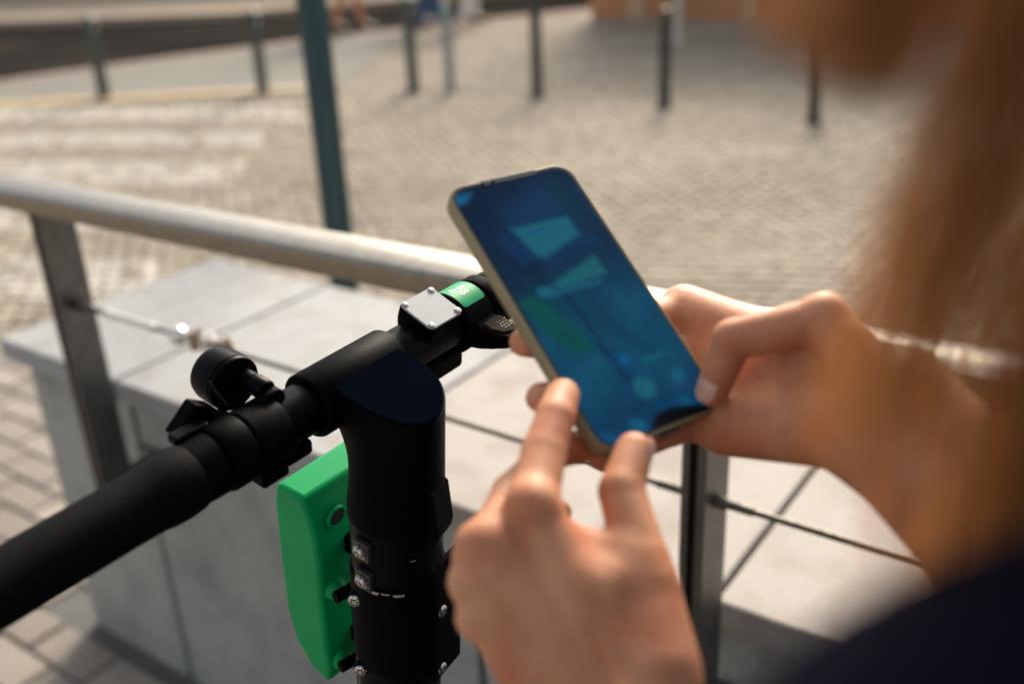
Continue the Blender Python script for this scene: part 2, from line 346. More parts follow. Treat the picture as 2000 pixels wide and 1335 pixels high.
# granite setts: tens of thousands of small stones, too many and too soft to pick apart
def setts():
    ex = nrm(V(.982, -.187, 0)); ey = V(-ex[1], ex[0], 0); st = .088; hw = .0415
    ii, jj = np.meshgrid(np.arange(-100, 100), np.arange(-5, 165)); ii = ii.ravel(); jj = jj.ravel()
    c = (ii + .5 * (jj % 2))[:, None] * st * ex + jj[:, None] * st * ey
    c[:, :2] += rng.normal(0, .0028, (len(c), 2)); x, y = c[:, 0], c[:, 1]; s = c @ E1; n = c @ NW
    kx = np.array([p[0] for p in KERB]); ky = np.array([p[1] for p in KERB])
    ok = (y < np.interp(x, kx, ky) - .3) & (np.abs(x) < .72 * y + 3.2) & np.where(s > -1.95, n > 1.49, n > 1.78) & (y > .2)
    ok &= ~((x < -1.5 - (y - 8.8) * .19) & (x > -9) & (y > 8.72 + (x + 1.5) * -.03))
    wd = (y - 13.45) + (x - 1.25) * .587; ok &= ~((x > 1.1) & (wd > -.05))
    c = c[ok]; x, y = x[ok], y[ok]; m = len(c)
    ang = rng.normal(0, .06, m); hx = hw * rng.uniform(.80, .98, m); hy = hw * rng.uniform(.80, .98, m); top = rng.normal(0, .0012, m)
    ax = ex * np.cos(ang)[:, None] + ey * np.sin(ang)[:, None]; ay = -ex * np.sin(ang)[:, None] + ey * np.cos(ang)[:, None]
    vs_ = []
    for ins, z in ((0, -.02), (0, -.003), (.006, 0)):
        for sx, sy in ((-1, -1), (1, -1), (1, 1), (-1, 1)):
            p = c + ax * (sx * (hx - ins))[:, None] + ay * (sy * (hy - ins))[:, None]; p[:, 2] = z + top; vs_.append(p)
    v = np.stack(vs_, 1).reshape(-1, 3); o = np.arange(m)[:, None] * 12
    fc = [[8, 9, 10, 11]] + [[a + i, a + (i + 1) % 4, a + 4 + (i + 1) % 4, a + 4 + i] for a in (0, 4) for i in range(4)]
    f = np.concatenate([o + np.array(q) for q in fc], 1).reshape(-1, 4)
    base = np.array([.276, .238, .184]); k = rng.uniform(.80, 1.16, m)
    lo_ = np.array([mnoise.noise(Vector((a * .55, b * 1.1, 3.1))) + .5 * mnoise.noise(Vector((a * 1.9, b * 2.6, 7.7))) for a, b in zip(x, y)])
    k *= 1 + .22 * lo_
    tint = rng.normal(0, .012, (m, 1)) * np.array([[1, .9, .6]])
    colr = np.clip(base * k[:, None] + tint, .05, .7)
    cc = y + .19 * x; ph = (cc - 2.6) % .945
    white = (x < -1.55 - .05 * (cc - 4) + .25 * lo_) & (ph > .02) & (ph < .50) & (cc > 2.6) & (cc < 8.2) & (rng.random(m) > .18)
    colr[white] = np.array([.45, .415, .36]) * rng.uniform(.8, 1.12, white.sum())[:, None]
    ob = link_mesh('granite_setts', v, f, M['sett'], smooth=False)
    at = ob.data.attributes.new('stone_colour', 'FLOAT_COLOR', 'FACE')
    full = np.ones((m, 9, 4), np.float32); full[:, :, :3] = colr[:, None, :]
    at.data.foreach_set('color', full.reshape(-1))
    prop(ob, kind='stuff', label='small beige granite setts paving the plaza behind the railing', cat='paving')
setts()

# clay pavers in front of the wall: those in view are single pieces of the pavement
pav = sheet('pavement', [tuple(wp(s, n, 0)[:2]) for s, n in ((-5, -2.2), (4, -2.2), (4, .93), (-1.9, .93), (-1.9, 1.72), (-5, 1.72))], -.008, M['joint'])
def pavers():
    b = MB(); lx, ly, g = .20, .10, .007
    pf = MB(); pf.loft([[V(sx * (lx / 2 - g / 2 - i), sy * (ly / 2 - g / 2 - i), z) for sx, sy in ((-1, -1), (1, -1), (1, 1), (-1, 1))] for i, z in ((0, -.03), (0, -.004), (.004, 0))])
    me = None; rest = MB(); cnt = 0
    for j in range(-22, 18):
        for i in range(-26, 20):
            n_ = j * ly + .02; s_ = (i + .5 * (j % 2)) * lx
            if n_ > 1.66 or (s_ > -2.0 and n_ > .84): continue
            c = wp(s_, n_, 0); q = CM.T @ (c - CAMPOS); vis = False
            if q[2] > .3:
                u, v_ = q[0] / q[2] * FPX + CX, q[1] / q[2] * FPX + CY; vis = -90 < u < 480 and 560 < v_ < 1420
            dz = rng.normal(0, .0012); a = math.atan2(E1[1], E1[0]) + rng.normal(0, .008)
            if vis and cnt < 300:
                if me is None:
                    o = link_mesh('paver', pf.v, pf.f, M['paver'], smooth=False); me = o.data
                else:
                    o = bpy.data.objects.new('paver', me); COL.objects.link(o)
                o.parent = pav; o.location = (c[0], c[1], dz); o.rotation_euler = (0, 0, a); cnt += 1
            else:
                ca, sa = math.cos(a), math.sin(a)
                rest.add([(p[0] * ca - p[1] * sa + c[0], p[0] * sa + p[1] * ca + c[1], p[2] + dz) for p in pf.v], pf.f)
    r = rest.build('paver_field', M['paver'], pav, smooth=False); prop(r, kind='stuff')
pavers()

# ------------------------------------------------------------------ low wall with coping
wall = thing('low_wall', 'low grey granite wall with pale coping slabs behind the steel railing', 'wall', tuple(wp(-1.89, .9, 0)))
SJ = [-1.89, -1.512, -.974, -.365, .245, .855, 1.465, 2.075]
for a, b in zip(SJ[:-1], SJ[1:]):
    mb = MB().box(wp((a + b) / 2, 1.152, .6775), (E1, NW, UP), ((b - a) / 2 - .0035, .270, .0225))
    bev(mb.build('coping_slab', M['granite_sun_tint' if a > -.98 else 'granite'], wall, smooth=False), .004)  # right-hand slabs carry the sunlight tint in their base colour
PJ = [-1.86, -1.52, -.74, .04, .82, 1.6, 2.06]
for a, b in zip(PJ[:-1], PJ[1:]):
    for n_ in (.935, 1.37):
        mb = MB().box(wp((a + b) / 2, n_, .32), (E1, NW, UP), ((b - a) / 2 - .007, .025, .334))
        bev(mb.build('wall_panel', M['granite_face'], wall, smooth=False), .003)
MB().box(wp(-1.838, 1.1525, .32), (E1, NW, UP), (.022, .19, .334)).build('wall_end_panel', M['granite_face'], wall, smooth=False)
MB().box(wp(.12, 1.1525, .31), (E1, NW, UP), (1.935, .1915, .364)).build('wall_core', M['joint'], wall, smooth=False)

# ------------------------------------------------------------------ railing
rail = thing('railing', 'brushed steel railing with flat handrail, twin plate posts and wire ropes', 'railing', tuple(wp(-1.475, .82, 0)))
rise = lambda s: .0145 * (s + 1.55)          # the rail climbs a little along the wall
sec = [(.785, 1.0365), (.7835, 1.040), (.7835, 1.061), (.7875, 1.0665), (.800, 1.0715), (.82, 1.0735), (.84, 1.0715), (.8525, 1.0665), (.8565, 1.061), (.8565, 1.040), (.855, 1.0365)]
b = MB(); b.loft([[wp(s, n, z + rise(s)) for n, z in sec] for s in (-1.86, 2.1)]); b.build('handrail', M['steel'], rail, sharp=28)
POSTS = [-1.475, -.355, .765, 1.885]
for s in POSTS:
    b = MB().box(wp(s, .880, .50), (E1, NW, UP), (.0042, .030, .05)); b.box(wp(s, .903, .50), (E1, NW, UP), (.035, .006, .06)); b.box(wp(s, .82, .70), (E1, NW, UP), (.0042, .018, .29))
    po = bev(b.build('post', M['post_steel'], rail, smooth=False), .001)
    for k in (-1, 1):
        mb = MB().box(wp(s + k * .009, .82, .733 + rise(s) / 2), (E1, NW, UP), (.0045, .030, .3025 + rise(s) / 2))
        bev(mb.build('flat_bar', M['post_steel'], po, smooth=False), .0012)
    mb = MB().box(wp(s, .82, 1.0335 + rise(s)), (E1, NW, UP), (.035, .026, .0025)); mb.build('saddle_plate', M['post_steel'], po, smooth=False)
def rope(p0, p1, r=.0032, pitch=.03, sag=.0):
    p0, p1 = np.asarray(p0), np.asarray(p1); Ln = np.linalg.norm(p1 - p0); t = (p1 - p0) / Ln; e = nrm(np.cross(t, UP)); g = np.cross(t, e)
    n = int(Ln / .0035); rings = []
    for i in range(n + 1):
        q = p0 + (p1 - p0) * i / n - UP * sag * 4 * (i / n) * (1 - i / n); tw = 2 * math.pi * i / n * Ln / pitch
        rings.append([q + (e * math.cos(a) + g * math.sin(a)) * r * (.86 + .2 * abs(math.cos(3 * (a - tw)))) for a in np.linspace(0, 2 * math.pi, 18, endpoint=False)])
    return MB().loft(rings)
for i, (a, b_) in enumerate(zip(POSTS[:-1], POSTS[1:])):
    z = .877; sa, sb = a + .0135, b_ - .0135
    c = lambda s, dz=0, dn=0: wp(s, .82 + dn, z + dz)
    wr = rope(c(sa + (.0 if i else .30)), c(sb), .0036).build('wire_rope', M['wire'], rail, sharp=None)
    if i:
        MB().lathe(c(sa), E1, [(0, .0075), (.008, .0075), (.012, .0052), (.040, .005), (.042, .003)], 14).build('rope_socket', M['wire'], rail); continue
    tb = MB().lathe(c(sa + .075), E1, [(0, .0035), (.002, .0058), (.010, .0075), (.014, .0062), (.115, .0062), (.120, .0075), (.128, .0058), (.130, .003)], 16).build('turnbuckle', M['bright'], rail)
    fk = MB()
    for k in (-1, 1): fk.box(c(sa + .018, 0, k * .006), (E1, NW, UP), (.020, .0022, .007))
    fk.lathe(c(sa + .036), E1, [(0, .008), (.006, .008), (.010, .0045), (.045, .0042)], 14)
    fk.lathe(c(sa + .012, 0, -.011), NW, [(0, .005), (.022, .005)], 12)
    fk.build('fork_end', M['post_steel'], tb)
    MB().lathe(c(sa + .20), E1, [(0, .0035), (.040, .0035)], 10).build('threaded_rod', M['wire'], tb)
    MB().lathe(c(sa + .245), E1, [(0, .0035), (.003, .0105), (.010, .0145), (.018, .0145), (.026, .0105), (.030, .004)], 20).build('eye_nut', M['bright'], rail)
    for q in (.300, .325, .362):
        cb = MB().box(c(sa + q, .004), (E1, NW, UP), (.0075, .010, .006)).box(c(sa + q, -.007), (E1, NW, UP), (.006, .009, .005))
        for k in (-1, 1): cb.lathe(c(sa + q, -.014, k * .0065), UP, [(0, .003), (.032, .003)], 8).lathe(c(sa + q, .010, k * .0065), UP, [(0, .0052), (.005, .0052)], 6)
        bev(cb.build('rope_clamp', M['rust'] if q != .325 else M['bright'], rail), .0008)
    MB().lathe(c(sb), -E1, [(0, .0075), (.008, .0075), (.012, .0052), (.040, .005), (.042, .003)], 14).build('rope_socket', M['wire'], rail)
MB().lathe(wp(POSTS[0] - .0135, .82, .877), -E1, [(0, .0075), (.008, .0075), (.009, .004)], 14).build('rope_socket', M['wire'], rail)
# ------------------------------------------------------------------ pole, bollards
pb = W(659, 440, 2.95); pb[2] = -.012
pole = thing('lamp_pole', 'tall teal painted round pole standing just behind the railing', 'pole', tuple(pb))
MB().lathe(pb, UP, [(0, .043), (.6, .043), (3.9, .038), (4.0, .03)], 32).build('pole_shaft', M['teal'], pole)
bs = MB().lathe(pb, UP, [(0, .075), (.02, .075), (.03, .055), (.06, .046)], 28).build('base_collar', M['teal'], pole)
la = MB().tube([pb + V(0, 0, 3.9), pb + V(.02, -.1, 4.2), pb + V(.05, -.5, 4.35)], .022, 12).build('lamp_arm', M['teal'], pole)
MB().box(pb + V(.06, -.75, 4.33), (V(1, 0, 0), UP, nrm(V(0, 1, .05))), (.09, .05, .28)).build('lamp_head', M['bollard_dark'], pole)

def bollard(name, label, p, h, r, m, foot=True, rust=False):
    t = thing(name, label, 'bollard', (p[0], p[1], 0), 'slim bollards along the plaza edge')
    q = V(p[0], p[1], -.012)
    MB().lathe(q, UP, [(0, r), (h - .10, r), (h - .095, r * .86), (h - .075, r * .86), (h - .07, r), (h - .02, r * .98), (h, r * .6), (h + .006, .004)], 24).build('shaft', m, t)
    MB().lathe(q, UP, [(0, r * 1.35), (.035, r * 1.35), (.05, r * 1.02)], 24).build('foot', M['rusty_foot'] if rust else m, t)
for lab, (u, v), h, r, m, ru in (
    ('dark green bollard with rusty foot on yellow line, farthest left', (205, 192), .70, .052, M['bollard_green'], True),
    ('dark green bollard with rusty foot on yellow line, left of teal pole', (515, 182), .70, .048, M['bollard_green'], True),
    ('grey green bollard just right of the teal pole', (808, 180), .78, .047, M['bollard_green'], False),
    ('pale grey bollard between grey green and black bollards', (880, 178), .72, .042, M['bollard_pale'], False),
    ('black bollard standing above the phone, in the middle of the plaza edge', (1050, 188), .80, .044, M['bollard_dark'], False),
    ('black bollard in front of ochre building beside slim pale post', (1297, 208), .70, .043, M['bollard_dark'], False),
    ('black bollard nearest the hair, seen partly through it', (1588, 238), .80, .039, M['bollard_dark'], False)):
    bollard('bollard', lab, G(u, v), h, r, m, rust=ru)
q = G(1323, 84)
pp = thing('slim_post', 'slim pale grey post in front of the ochre building', 'post', (q[0], q[1], 0))
MB().lathe(q, UP, [(-.012, .035), (1.9, .035), (1.92, .02)], 16).build('post_shaft', M['pale_post'], pp)
MB().lathe(q, UP, [(-.012, .055), (.02, .055), (.03, .036)], 16).build('post_base', M['pale_post'], pp)

# ------------------------------------------------------------------ buildings far behind
def building(name, label, p0, dirv, length, depth, height, wall_m, openings, plinth_m, frame_m, door_m):
    t_ = nrm(V(dirv[0], dirv[1], 0)); n_ = V(-t_[1], t_[0], 0)          # n_ points away from the street
    p0 = V(p0[0], p0[1], 0); B = thing(name, label, 'building', tuple(p0))
    mb = MB().box(p0 + t_ * length / 2 + n_ * depth / 2 + UP * height / 2, (t_, n_, UP), (length / 2, depth / 2, height / 2))
    mb.build('wall', wall_m, B, smooth=False)
    MB().box(p0 + t_ * length / 2 - n_ * .022 + UP * .14, (t_, n_, UP), (length / 2 + .02, .02, .15)).build('plinth', plinth_m, B, smooth=False)
    MB().box(p0 + t_ * length / 2 - n_ * .10 + UP * (height + .06), (t_, n_, UP), (length / 2 + .15, .25, .06)).build('cornice', frame_m, B, smooth=False)
    rf = MB(); q = p0 - n_ * .35; hh = height + .12
    rf.loft([[q - t_ * .2 + UP * hh, q - t_ * .2 + n_ * (depth + .7) + UP * hh, q - t_ * .2 + n_ * (depth / 2 + .35) + UP * (hh + .5)],
             [q + t_ * (length + .2) + UP * hh, q + t_ * (length + .2) + n_ * (depth + .7) + UP * hh, q + t_ * (length + .2) + n_ * (depth / 2 + .35) + UP * (hh + .5)]])
    rf.build('roof', M['roof'], B, smooth=False)
    for kind, x, w_, z0, z1 in openings:
        c = p0 + t_ * x + UP * (z0 + z1) / 2
        if kind == 'door':
            d_ = MB().box(c - n_ * .03, (t_, n_, UP), (w_ / 2, .026, (z1 - z0) / 2)).build('door', door_m, B, smooth=False)
            MB().box(c - n_ * .075 + t_ * (w_ / 2 - .08), (t_, n_, UP), (.012, .018, .07)).build('handle', M['bright'], d_, smooth=False)
        elif kind == 'pilaster':
            MB().box(c - n_ * .045, (t_, n_, UP), (w_ / 2, .042, (z1 - z0) / 2)).build('pilaster', M['pilaster'], B, smooth=False)
        else:
            f_ = MB()
            for sx in (-1, 1): f_.box(c + t_ * sx * (w_ / 2) - n_ * .03, (t_, n_, UP), (.05, .028, (z1 - z0) / 2 + .05))
            for sz in (-1, 1): f_.box(c + UP * sz * ((z1 - z0) / 2 + .0) - n_ * .031, (t_, n_, UP), (w_ / 2 - .05, .028, .05))
            f_.box(c - n_ * .02, (t_, n_, UP), (.025, .018, (z1 - z0) / 2 - .05))
            f_ = f_.build('window', frame_m, B, smooth=False)
            MB().box(c - n_ * .006, (t_, n_, UP), (w_ / 2 - .05, .004, (z1 - z0) / 2 - .05)).build('pane', M['glass'], f_, smooth=False)
            MB().box(c - UP * ((z1 - z0) / 2 + .08) - n_ * .06, (t_, n_, UP), (w_ / 2 + .1, .058, .025)).build('sill', M['pilaster'], f_, smooth=False)
    return B
building('ochre_building', 'ochre rendered building with dark brown door at the far side of the plaza', (1.25, 13.50), (3.15, -1.85), 8.5, 5, 3.0, M['orange_wall'],
         [('pilaster', .62, .24, .0, 2.9), ('pilaster', 2.1, .20, .0, 2.9), ('window', 1.36, .9, 1.0, 2.4), ('door', 3.5, .34, 0, 2.2), ('window', 2.8, .7, 1.0, 2.4), ('door', 5.2, 1.0, 0, 2.2), ('window', 6.8, 1.0, 1.0, 2.4)],
         M['orange_wall'], M['pilaster'], M['door'])
building('beige_building', 'long beige rendered building across the road with dark doorways', (-26, 22.6), (1, .06), 38, 6, 4.2, M['beige_wall'],
         [(k, x, w_, z0, z1) for x in np.arange(2, 37, 4.5) for k, dx, w_, z0, z1 in (('door', 0, 1.1, 0, 2.2), ('window', 1.8, 1.0, 1.0, 2.5))] and
         [q for x in np.arange(2, 36, 4.5) for q in (('door', x, 1.1, 0.0, 2.2), ('window', x + 2.1, 1.1, 1.0, 2.5))],
         M['pilaster'], M['pilaster'], M['door'])

# ------------------------------------------------------------------ electric scooter
_A, _B = W(0, 1147, .475), W(925, 603, .713)
SR = nrm(_B - _A)
def barpt(u): return W(u, 1147 - .588 * u, 1 / (1 / .475 + (1 / .713 - 1 / .475) * u / 925))
SC = barpt(740)
_u0 = nrm(UP - UP.dot(SR) * SR); _f0 = np.cross(_u0, SR)
SU = math.cos(R_(9)) * _u0 - math.sin(R_(9)) * _f0; SF = np.cross(SU, SR)
def S(r, f, u): return SC + SR * r + SF * f + SU * u
sx = (SR, SF, SU)
FH = nrm(V(SF[0], SF[1], 0)); RH_ = V(FH[1], -FH[0], 0)
ST_R, ST_F = -.0415, -.0535                       # steering tube axis in the bar's frame
foot = S(ST_R, ST_F, -1.0); gz = SC[2]
tbase = S(ST_R, ST_F, 0); tb_ = tbase - SU * ((tbase[2] - .20) / SU[2])
scooter = thing('electric_scooter', 'black electric scooter with green battery case parked beside the railing', 'scooter', (tb_[0], tb_[1], 0))

# handlebar tube, sleeve and head
MB().lathe(S(-.26, 0, 0), SR, [(0, .0165), (.490, .0165)], 40).build('handlebar', M['black_metal'], scooter)
slv = MB().lathe(S(-.062, 0, 0), SR, [(0, .0172), (.0004, .0205), (.0016, .0212), (.0700, .0212), (.0714, .0204), (.0718, .0172)], 48)
slv.build('bar_sleeve', M['black'], scooter)
def ring(sec_, u): return [S(a, b_, u) for a, b_ in sec_]
def resamp(sec_, n=48):
    p = np.array(sec_ + [sec_[0]]); d = np.r_[0, np.cumsum(np.linalg.norm(np.diff(p, axis=0), axis=1))]
    t = np.linspace(0, d[-1], n, endpoint=False); return [(np.interp(a, d, p[:, 0]), np.interp(a, d, p[:, 1])) for a in t]
circ = lambda rr, n=48, ph=0: [(ST_R + rr * math.cos(-a + ph), ST_F + rr * math.sin(-a + ph)) for a in np.linspace(0, 2 * math.pi, n, endpoint=False)]
def chaikin(P_, n=2):                              # open outline, rounded; the two ends stay sharp
    P_ = [V(*p) for p in P_]
    for _ in range(n):
        Q_ = [P_[0]]
        for a, b_ in zip(P_[:-1], P_[1:]): Q_ += [a * .75 + b_ * .25, a * .25 + b_ * .75]
        P_ = Q_ + [P_[-1]]
    return [tuple(p) for p in P_]
d_top = resamp(chaikin([(.0045, .004), (.0057, -.018), (.0049, -.037), (-.0015, -.0545), (-.0115, -.0680), (-.0245, -.0790), (-.0370, -.0826), (-.0478, -.0775), (-.0540, -.0648),
                        (-.0564, -.0505), (-.0555, -.031), (-.0525, -.016), (-.0485, -.004)]), 72)
def match(sec_, ref):                               # start both outlines at the same bearing so lofts do not twist
    a0 = math.atan2(ref[0][1] - ST_F, ref[0][0] - ST_R); return [(ST_R + q * math.cos(a0 - k), ST_F + q * math.sin(a0 - k)) for q, k in sec_]
ci = lambda rr, ref=d_top: [(ST_R + rr * nrm((a - ST_R, b_ - ST_F))[0], ST_F + rr * nrm((a - ST_R, b_ - ST_F))[1]) for a, b_ in ref]
mixs = lambda A_, B_, t: [(a[0] * (1 - t) + b_[0] * t, a[1] * (1 - t) + b_[1] * t) for a, b_ in zip(A_, B_)]
shr = lambda A_, d: [(a - d * nrm((a - ST_R, b_ - ST_F))[0], b_ - d * nrm((a - ST_R, b_ - ST_F))[1]) for a, b_ in A_]
RT = .0308
# bearings on the tube measured from the bar direction; the rider's side is about -90
def tube_hit(u, v, r_):
    o = CAMPOS - S(ST_R, ST_F, 0); d_ = ray(u, v); o2 = o - SU * (o @ SU); d2 = d_ - SU * (d_ @ SU)
    a, b_, c = d2 @ d2, o2 @ d2, o2 @ o2 - r_ * r_; disc = max(b_ * b_ - a * c, 0); t = (-b_ - math.sqrt(disc)) / a; p = CAMPOS + d_ * t
    q = p - S(ST_R, ST_F, 0); return math.degrees(math.atan2(q @ SF, q @ SR)), q @ SU
UA = tube_hit(745, 1053, RT)[1]; UB = tube_hit(745, 1157, .0314)[1]; UC = tube_hit(745, 1322, .0314)[1]
hd = MB().loft([ring(shr(d_top, .0006), .0148), ring(d_top, .0142), ring(d_top, .004), ring(mixs(d_top, ci(RT), .25), -.012), ring(mixs(d_top, ci(RT), .7), -.034),
                ring(mixs(d_top, ci(RT), .95), -.052), ring(ci(RT), -.062), ring(ci(RT), UA + .0008), ring(ci(RT - .0006), UA)])
head = hd.build('stem_head', M['black'], scooter, sharp=40)
MB().loft([ring(shr(d_top, .0012), .0146), ring(shr(d_top, .0012), .0158), ring(shr(d_top, .0020), .0164)]).build('head_cap', M['black_cap'], head, sharp=30)
# steering tube in three stepped lengths
def tube_len(name, r_, u0, u1, m=None):
    return MB().lathe(S(ST_R, ST_F, u1), SU, [(0, r_ - .0005), (.0006, r_), (u0 - u1 - .0006, r_), (u0 - u1, r_ - .0005)], 48).build(name, m or M['black_metal'], scooter)
tube_len('upper_collar', .0298, UA + .001, UB - .001)
tube_len('clamp_sleeve', .0314, UB, UC, M['black'])
zb = (S(ST_R, ST_F, 0)[2] - .20) / SU[2]
tube_len('steering_tube', .0285, UC + .001, -zb)
def chip(ang0, ang1, r_, u, hgt, name='paint_chip', wob=.0002):
    n = 8; v = []; f = []
    for i in range(n + 1):
        a = R_(ang0 + (ang1 - ang0) * i / n); wv = hgt * (.35 + .65 * abs(math.sin(i * 1.7 + ang0))) * (0.15 if i in (0, n) else 1)
        for d_ in (0, -wv): v.append(S(ST_R + (r_ + .0002) * math.cos(a), ST_F + (r_ + .0002) * math.sin(a), u + d_ + wob * math.sin(i * 2.3)))
    for i in range(n): f.append((2 * i, 2 * i + 2, 2 * i + 3, 2 * i + 1))
    return link_mesh(name, v, f, M['chip'], scooter, smooth=False)
def screw(p, n_, r_, name='screw', parent=None, h=.55, m='screw'):
    n_ = nrm(n_); p = np.asarray(p, float)
    o = MB().lathe(p, n_, [(0, r_ * .95), (r_ * h * .45, r_), (r_ * h * .8, r_ * .86), (r_ * h, r_ * .55), (r_ * h, r_ * .50)], 20).build(name, M[m], parent or scooter)
    e = nrm(np.cross(n_, UP)); g = np.cross(n_, e); star = []
    for i in range(12):
        a = math.pi * i / 6; rr = r_ * (.66 if i % 2 == 0 else .46); star.append(p + n_ * (r_ * h + .00012) + (e * math.cos(a) + g * math.sin(a)) * rr)
    sk = MB(); sk.add(star + [p + n_ * (r_ * h * .9)], [(i, (i + 1) % 12, 12) for i in range(12)]); sk.build('socket', M['socket'], o if (parent is None or parent is scooter) else parent, smooth=False)
    return o
for (u, v) in ((704, 1071), (708, 1128)):
    a, uu = tube_hit(u + 6, v, .0298); n_ = SR * math.cos(R_(a)) + SF * math.sin(R_(a)); p = S(ST_R, ST_F, uu) + n_ * .0298
    tg = np.cross(SU, n_)
    wsh = bev(MB().box(p + n_ * .0008, (tg, SU, n_), (.0066, .0072, .0022)).build('square_washer', M['washer'], scooter, smooth=False), .0005)
    MB().lathe(p + n_ * .003, n_, [(0, .0052), (.0012, .0052)], 18).build('spring_washer', M['screw'], wsh)
    screw(p + n_ * .0042, n_, .0042)
for (u, v, rr) in ((695, 1168, .0314), (706, 1304, .0314), (858, 1190, .0314), (858, 1302, .0314)):
    a, uu = tube_hit(u, v, rr); n_ = nrm(SR * math.cos(R_(a)) + SF * math.sin(R_(a))); p = S(ST_R, ST_F, uu) + n_ * rr
    n2 = nrm(n_ * .6 - SF * .5 + SU * .1)
    MB().lathe(p - n2 * .004, n2, [(0, .0055), (.0052, .0055), (.0056, .0050)], 18).build('washer', M['black_metal'], scooter)
    screw(p + n2 * .0016, n2, .0046)
for args in ((0, 0),):
    a0, u0_ = tube_hit(745, 1158, .0314); a1, u1_ = tube_hit(790, 1176, .0314)
    chip(a0 - 14, a0 - 3, .0314, UB - .0006, .0030); chip(a0 - 1, a0 + 10, .0314, UB - .0004, .0016); chip(a0 + 13, a0 + 27, .0314, UB - .0008, .0026)
    a2, u2_ = tube_hit(806, 1094, .0298); chip(a2 - 4, a2 + 4, .0298, u2_, .0010, wob=.0003)
# folding latch on the right of the tube, a hook and a cable behind
a, uu = tube_hit(858, 1005, RT); n_ = SR * math.cos(R_(a)) + SF * math.sin(R_(a)); p = S(ST_R, ST_F, uu) + n_ * RT
tg = np.cross(SU, n_)
bev(MB().loft([[p + n_ * q[0] + SU * q[1] + tg * k for q in ((-.003, .024), (.0012, .022), (.0050, -.006), (.0036, -.014), (-.003, -.014))] for k in (-.011, .010)]).build('folding_latch', M['black'], scooter, smooth=False), .0012)
a, uu = tube_hit(850, 1150, .0298); n_ = SR * math.cos(R_(a)) + SF * math.sin(R_(a)); p = S(ST_R, ST_F, uu) + n_ * .0296; tg = np.cross(SU, n_)
bev(MB().loft([[p + n_ * q[0] + SU * q[1] + tg * k for q in ((-.003, .018), (.001, .017), (.0040, .004), (.0040, -.085), (-.003, -.085))] for k in (-.004, .026)]).build('hinge_plate', M['black'], scooter, smooth=False), .001)
cb = [S(ST_R + .022, ST_F + .022, -.13), S(ST_R + .030, ST_F + .026, -.18), S(ST_R + .034, ST_F + .024, -.24), S(ST_R + .045, ST_F + .024, -.34), S(ST_R + .040, ST_F + .03, -.5), S(ST_R + .02, ST_F + .03, -.75)]
MB().tube(cb, .0024, 10).build('brake_cable', M['rubber'], scooter)

# green battery case in front of the tube
prof = [(.0135, -.0835), (.0425, -.0855), (.0462, -.100), (.0472, -.150), (.0458, -.206), (.0385, -.236), (.0220, -.256), (.0045, -.2605),
        (.0010, -.246), (.0034, -.226), (.0040, -.180), (.0036, -.150), (.0042, -.118), (.0085, -.100), (.0125, -.090)]
RL, RR = -.0605, .0135
def side(r_, k=0.0):
    c = np.mean(prof, 0); return [S(r_, c[0] + (a - c[0]) * (1 - k), c[1] + (b_ - c[1]) * (1 - k * .35)) for a, b_ in prof]
gb = MB().loft([side(RL, .0), side(RR, .0)]).build('battery_case', M['green'], scooter, smooth=True, sharp=25)
bev(gb, .0042, 3, 50)
hp = on_plane(655, 1006, S(0, 0.0062, 0), SF)
q0 = MB().lathe(hp - SF * .0008, -SF, [(0, .0088), (.0016, .0082), (.0018, .0068), (.0002, .0062)], 28); q0.build('case_hole_rim', M['green'], gb)
MB().lathe(hp - SF * .0007, -SF, [(0, .0064), (.0014, .0062)], 24).build('case_hole', M['green_dark'], gb)
for (u, v) in ((655, 1147), (664, 1283)):
    lp = on_plane(u, v, S(0, .003, 0), SF)
    MB().lathe(lp + SF * .004, -SF, [(0, .0095), (.006, .0085), (.012, .0055), (.014, .002)], 20).build('hinge_lobe', M['green'], gb)
    lp2 = on_plane(u + 20, v + 12, S(0, -.012, 0), SF)
    MB().tube([lp2 - SR * .007 + SF * .003, lp2 + SR * .008], .0044, 16).build('hinge_pin', M['black'], scooter)
br0 = on_plane(686, 1158, S(0, -.020, 0), SF); br1 = on_plane(700, 1332, S(0, -.020, 0), SF)
hb = MB().loft([[br0 - SR * .001, br0 + SR * .03, br0 + SR * .03 - SF * .004, br0 - SR * .001 - SF * .004], [br1 - SR * .001, br1 + SR * .03, br1 + SR * .03 - SF * .004, br1 - SR * .001 - SF * .004]])
brk = hb.build('hinge_bracket', M['black'], scooter, smooth=False)
MB().tube([br0 - SR * .0012 - SF * .003, (br0 + br1) / 2 - SR * .0016 - SF * .003, br1 - SR * .0012 - SF * .003], .0006, 6).build('worn_edge', M['chip'], brk)
# mounting arms that tie the case to the tube
for uu in (-.135, -.225):
    bev(MB().box(S(-.026, -.006, uu), sx, (.010, .022, .008)).build('mounting_arm', M['black'], scooter, smooth=False), .002)

